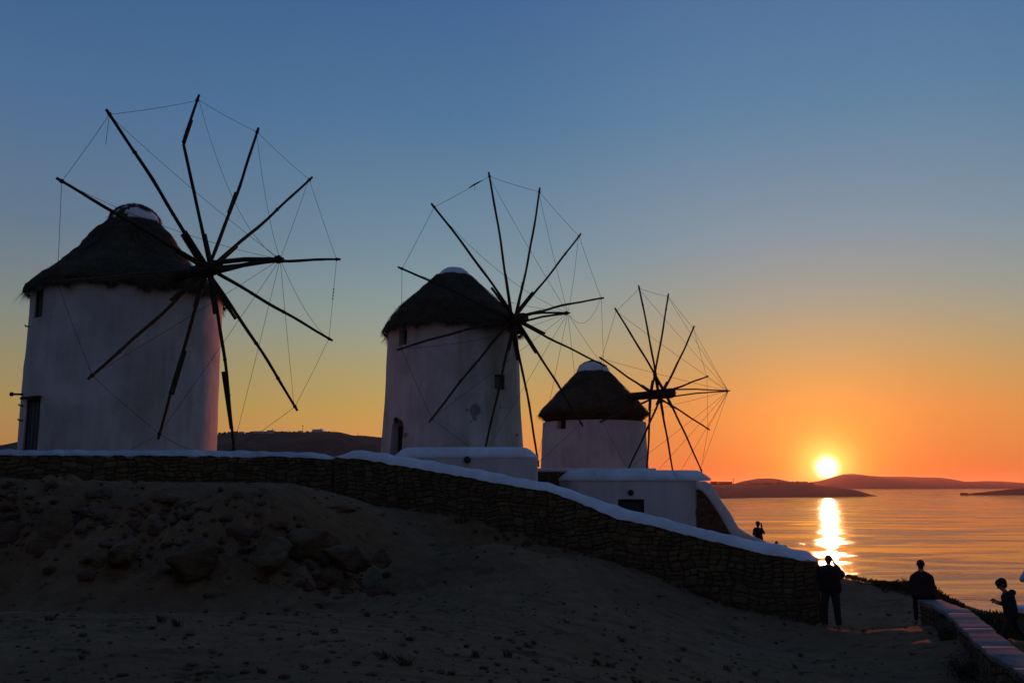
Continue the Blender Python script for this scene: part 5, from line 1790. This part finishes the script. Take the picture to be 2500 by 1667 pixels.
# man sitting on the end of the low wall
sx_, sy_ = at(2256, 1461, Lp[0][1] + 0.16)[:2]
sz_ = float(ground_z(sx_, sy_)[0])
seat = (lw_z(21.8) - sz_) / 0.92 - 0.02
lg = -.10
pr = [('c', V3(-.13, -.02, seat + .12), V3(.14, -.02, seat + .12), .15, .155, J), ('c', V3(-.12, .02, seat + .10), V3(-.15, .36, seat + .04), .10, .075, T), ('c', V3(-.15, .36, seat + .04), V3(-.165, .33, .11), .07, .05, T),
      ('c', V3(.13, .02, seat + .10), V3(.15, .40, seat + .06), .10, .075, T), ('c', V3(.15, .40, seat + .06), V3(.10, .48, .11), .07, .05, T),
      ('c', V3(-.165, .30, .04), V3(-.17, .46, .035), .042, .036, 'shoe'), ('c', V3(.10, .45, .04), V3(.10, .62, .035), .042, .036, 'shoe'),
      ('c', V3(-.13, 0.02, seat + .30), V3(.14, 0.02, seat + .30), .14, .145, J), ('c', V3(-.14, .06, seat + .46), V3(.15, .06, seat + .46), .13, .135, J),
      ('c', V3(-.13, .08, seat + .57), V3(.14, .08, seat + .57), .075, .075, J), ('c', V3(-.07, .09, seat + .62), V3(.07, .09, seat + .62), .06, .06, J), ('c', V3(0, .09, seat + .60), V3(0, .12, seat + .73), .066, .06, 'skin'),
      ('c', V3(-.19, .08, seat + .53), V3(-.25, .14, seat + .28), .075, .062, J), ('c', V3(-.27, .14, seat + .28), V3(-.15, .36, seat + .15), .054, .04, J),
      ('c', V3(.20, .08, seat + .53), V3(.26, .12, seat + .28), .075, .062, J), ('c', V3(.29, .12, seat + .28), V3(.17, .36, seat + .15), .054, .04, J)]
person((sx_ - 0.02, sy_, sz_), 'man in a dark jacket sitting on the far end of the low slab wall', -SUN_AZ, pr, V3(0, .13, seat + .83), s=1.03,
       hands=((V3(-.14, .38, seat + .15), (.3, .8, -.2), (0, 0, 1), -1, .5), (V3(.16, .38, seat + .15), (-.3, .8, -.2), (0, 0, 1), 1, .5)), hairmat='greyhair', hair_kw=dict(vol=.004, low=.045), sc=.92)

# boy walking left behind the low wall, looking down at his hands  (built facing +y, then turned)
kx, ky, kz = gpt(2476, 1596, 17.1)
N_ = 'navy'
pr = [('c', V3(-.06, .16, .06), V3(-.065, .14, .33), .036, .047, T), ('c', V3(-.065, .14, .33), V3(-.06, .02, .62), .05, .072, T),
      ('c', V3(.06, -.30, .10), V3(.065, -.13, .34), .036, .047, T), ('c', V3(.065, -.13, .34), V3(.06, 0, .62), .05, .072, T),
      ('c', V3(-.06, .14, .03), V3(-.06, .27, .03), .032, .028, 'shoe'), ('c', V3(.06, -.33, .07), V3(.06, -.24, .01), .032, .028, 'shoe'),
      ('c', V3(-.06, 0, .62), V3(.06, 0, .62), .118, .118, N_), ('c', V3(-.06, .01, .78), V3(.06, .01, .78), .115, .115, N_), ('c', V3(-.07, .03, .92), V3(.07, .03, .92), .11, .11, N_),
      ('c', V3(-.09, .04, .99), V3(.09, .04, .99), .062, .062, N_), ('c', V3(0, .05, 1.0), V3(0, .10, 1.08), .045, .042, 'skin'),
      ('c', V3(-.04, -.05, 1.03), V3(.04, -.05, 1.03), .058, .058, N_),
      ('c', V3(-.13, .04, .98), V3(-.15, .03, .78), .048, .04, N_), ('c', V3(-.15, .03, .78), V3(-.07, .21, .82), .038, .030, N_),
      ('c', V3(.13, .04, .98), V3(.15, .02, .78), .048, .04, N_), ('c', V3(.15, .02, .78), V3(.07, .22, .84), .038, .030, N_)]
person((kx, ky, kz), 'boy in a hooded dark jacket walking behind the low wall and looking at his hands', R(80), pr, V3(0, .13, 1.18), s=.92, nod=.5,
       hands=((V3(-.07, .22, .82), (.2, .8, .35), (-.6, 0, .6), -1, .8), (V3(.07, .23, .84), (-.2, .8, .5), (.6, 0, .6), 1, .8)), hair_kw=dict(vol=.008, low=.035, fringe=.008), cloth=.01, sc=.92)

# person standing beyond the stone wall with a raised phone
px_, py_ = at(1853, 1350, 44.0)[:2]
pz_ = ray(1853, 1272)[2] * 44.0 - 1.72
pr = [('c', V3(-.11, 0, .09), V3(-.11, .01, .47), .05, .064, T), ('c', V3(-.11, .01, .47), V3(-.09, 0, .88), .068, .092, T),
      ('c', V3(.11, 0, .09), V3(.11, -.01, .47), .05, .064, T), ('c', V3(.11, -.01, .47), V3(.09, 0, .88), .068, .092, T),
      ('c', V3(-.12, -.04, .035), V3(-.13, .14, .03), .042, .036, 'shoe'), ('c', V3(.12, -.05, .035), V3(.13, .12, .03), .042, .036, 'shoe'),
      ('c', V3(-.08, 0, .92), V3(.09, 0, .92), .13, .13, J), ('c', V3(-.07, 0, 1.08), V3(.08, 0, 1.08), .115, .115, J), ('c', V3(-.09, 0, 1.26), V3(.09, 0, 1.26), .12, .12, J),
      ('c', V3(-.14, 0, 1.36), V3(.14, 0, 1.36), .075, .075, J), ('c', V3(0, 0, 1.38), V3(0, .02, 1.50), .058, .052, 'skin'),
      ('c', V3(-.175, 0, 1.335), V3(-.19, .12, 1.12), .06, .05, J), ('c', V3(-.19, .12, 1.12), V3(.06, .34, 1.28), .046, .036, J),
      ('c', V3(.175, 0, 1.335), V3(.30, .12, 1.18), .06, .05, J), ('c', V3(.30, .12, 1.18), V3(.24, .26, 1.40), .046, .036, J)]
person((px_, py_, pz_), 'person in dark clothes holding up a phone beyond the lower end of the stone wall', 0.0, pr, V3(0, .03, 1.60), s=1.0,
       hands=((V3(.24, .27, 1.41), (-.1, .1, .9), (.3, .9, 0), 1, .8), (V3(.07, .35, 1.29), (.6, .2, .6), (-.5, -.6, .2), -1, .8)), hair_kw=dict(vol=.016, low=.05))
ppos = loc_of(V3(.235, .31, 1.555), (px_, py_, pz_), 0)
po = empty('phone', ppos, 'phone held upright by the person beyond the stone wall', 'phone')
m_ = MB(); m_.box(ppos, (.036, .005, .075)); m_.build('phone_body', M['metal'], po)

# three people sitting lower down the slope: only their heads clear the coping
for (px, py, y, lab, hm, hatw) in ((1896, 1320, 60.0, 'person sitting down the slope, a single head above the white coping', 'hair', 0), (1909.5, 1331.5, 60.5, 'person sitting lower, left one of the two low heads above the coping', 'hair', 0), (1917.5, 1330, 61.0, 'person sitting lower, right one of the two low heads above the coping', 'hair', 1)):
    p = at(px, py, y)
    sc_ = 0.92
    top_z = p[2]
    zz0 = top_z - 1.33
    st = .42
    pr = [('c', V3(-.09, 0, st + .10), V3(.09, 0, st + .10), .13, .13, J), ('c', V3(-.09, .02, st + .28), V3(.09, .02, st + .28), .12, .12, J), ('c', V3(-.14, .04, st + .52), V3(.14, .04, st + .52), .075, .075, J),
          ('c', V3(-.08, .02, st + .42), V3(.08, .02, st + .42), .12, .12, J),
          ('c', V3(0, .05, st + .54), V3(0, .06, st + .66), .055, .05, 'skin'),
          ('c', V3(-.10, .02, st + .06), V3(-.14, .40, st + .08), .09, .07, T), ('c', V3(-.14, .40, st + .08), V3(-.14, .50, .09), .065, .05, T), ('c', V3(-.14, .48, .04), V3(-.14, .64, .035), .042, .036, 'shoe'),
          ('c', V3(.10, .02, st + .06), V3(.14, .40, st + .08), .09, .07, T), ('c', V3(.14, .40, st + .08), V3(.14, .50, .09), .065, .05, T), ('c', V3(.14, .48, .04), V3(.14, .64, .035), .042, .036, 'shoe'),
          ('c', V3(-.19, .04, st + .50), V3(-.24, .10, st + .26), .06, .05, J), ('c', V3(-.24, .10, st + .26), V3(-.12, .34, st + .20), .045, .036, J),
          ('c', V3(.19, .04, st + .50), V3(.24, .10, st + .26), .06, .05, J), ('c', V3(.24, .10, st + .26), V3(.12, .34, st + .20), .045, .036, J),
          ('c', V3(-.1, -.1, .0), V3(-.08, 0, st - .02), .10, .12, J), ('c', V3(.1, -.1, .0), V3(.08, 0, st - .02), .10, .12, J)]
    person((p[0], p[1], zz0), lab, 0.15 * hatw, pr, V3(0, .07, st + .78), s=1.0, hands=((V3(-.12, .35, st + .20), (.2, .8, -.2), (0, 0, 1), -1, .5), (V3(.12, .35, st + .20), (-.2, .8, -.2), (0, 0, 1), 1, .5)), hairmat=hm, hair_kw=dict(vol=.012, low=.05))

# person in pale blue, only an elbow inside the right edge
ex, ey = at(2516, 1600, 15.8)[:2]
ez = float(ground_z(ex, ey)[0])
Bp = 'paleblue'
elbow_z = ray(2493, 1420)[2] * 15.8 - ez
hb = elbow_z - 1.10
pr = [('c', V3(-.10, 0, .09), V3(-.10, .01, .47), .05, .064, T), ('c', V3(-.10, .01, .47), V3(-.09, 0, .86), .068, .092, T), ('c', V3(.10, 0, .09), V3(.10, -.01, .47), .05, .064, T), ('c', V3(.10, -.01, .47), V3(.09, 0, .86), .068, .092, T),
      ('c', V3(-.11, -.04, .035), V3(-.12, .14, .03), .042, .036, 'shoe'), ('c', V3(.11, -.05, .035), V3(.12, .12, .03), .042, .036, 'shoe'),
      ('c', V3(-.08, 0, .92), V3(.09, 0, .92), .12, .12, Bp), ('c', V3(-.07, 0, 1.08), V3(.08, 0, 1.08), .115, .115, Bp), ('c', V3(-.09, 0, 1.26), V3(.09, 0, 1.26), .12, .12, Bp),
      ('c', V3(-.14, 0, 1.36), V3(.14, 0, 1.36), .075, .075, Bp), ('c', V3(0, 0, 1.38), V3(0, .02, 1.50), .058, .052, 'skin'),
      ('c', V3(-.175, 0, 1.335), V3(-.30, .02, 1.14), .06, .05, Bp), ('c', V3(-.30, .02, 1.14), V3(-.10, .26, 1.22), .046, .036, Bp),
      ('c', V3(.175, 0, 1.335), V3(.30, .08, 1.14), .06, .05, Bp), ('c', V3(.30, .08, 1.14), V3(.08, .28, 1.24), .046, .036, Bp)]
dx = (ray(2491, 1420)[0] * 15.8 + 0.35) - ex
person((ex + dx, ey, ez + hb), 'person in a pale blue shirt mostly cut off by the right edge', 0.0, pr, V3(0, .03, 1.60),
       hands=((V3(-.09, .27, 1.22), (.6, .5, .2), (0, -.3, .9), -1, .7), (V3(.07, .29, 1.24), (-.6, .5, .2), (0, -.3, .9), 1, .7)))
print('people done')
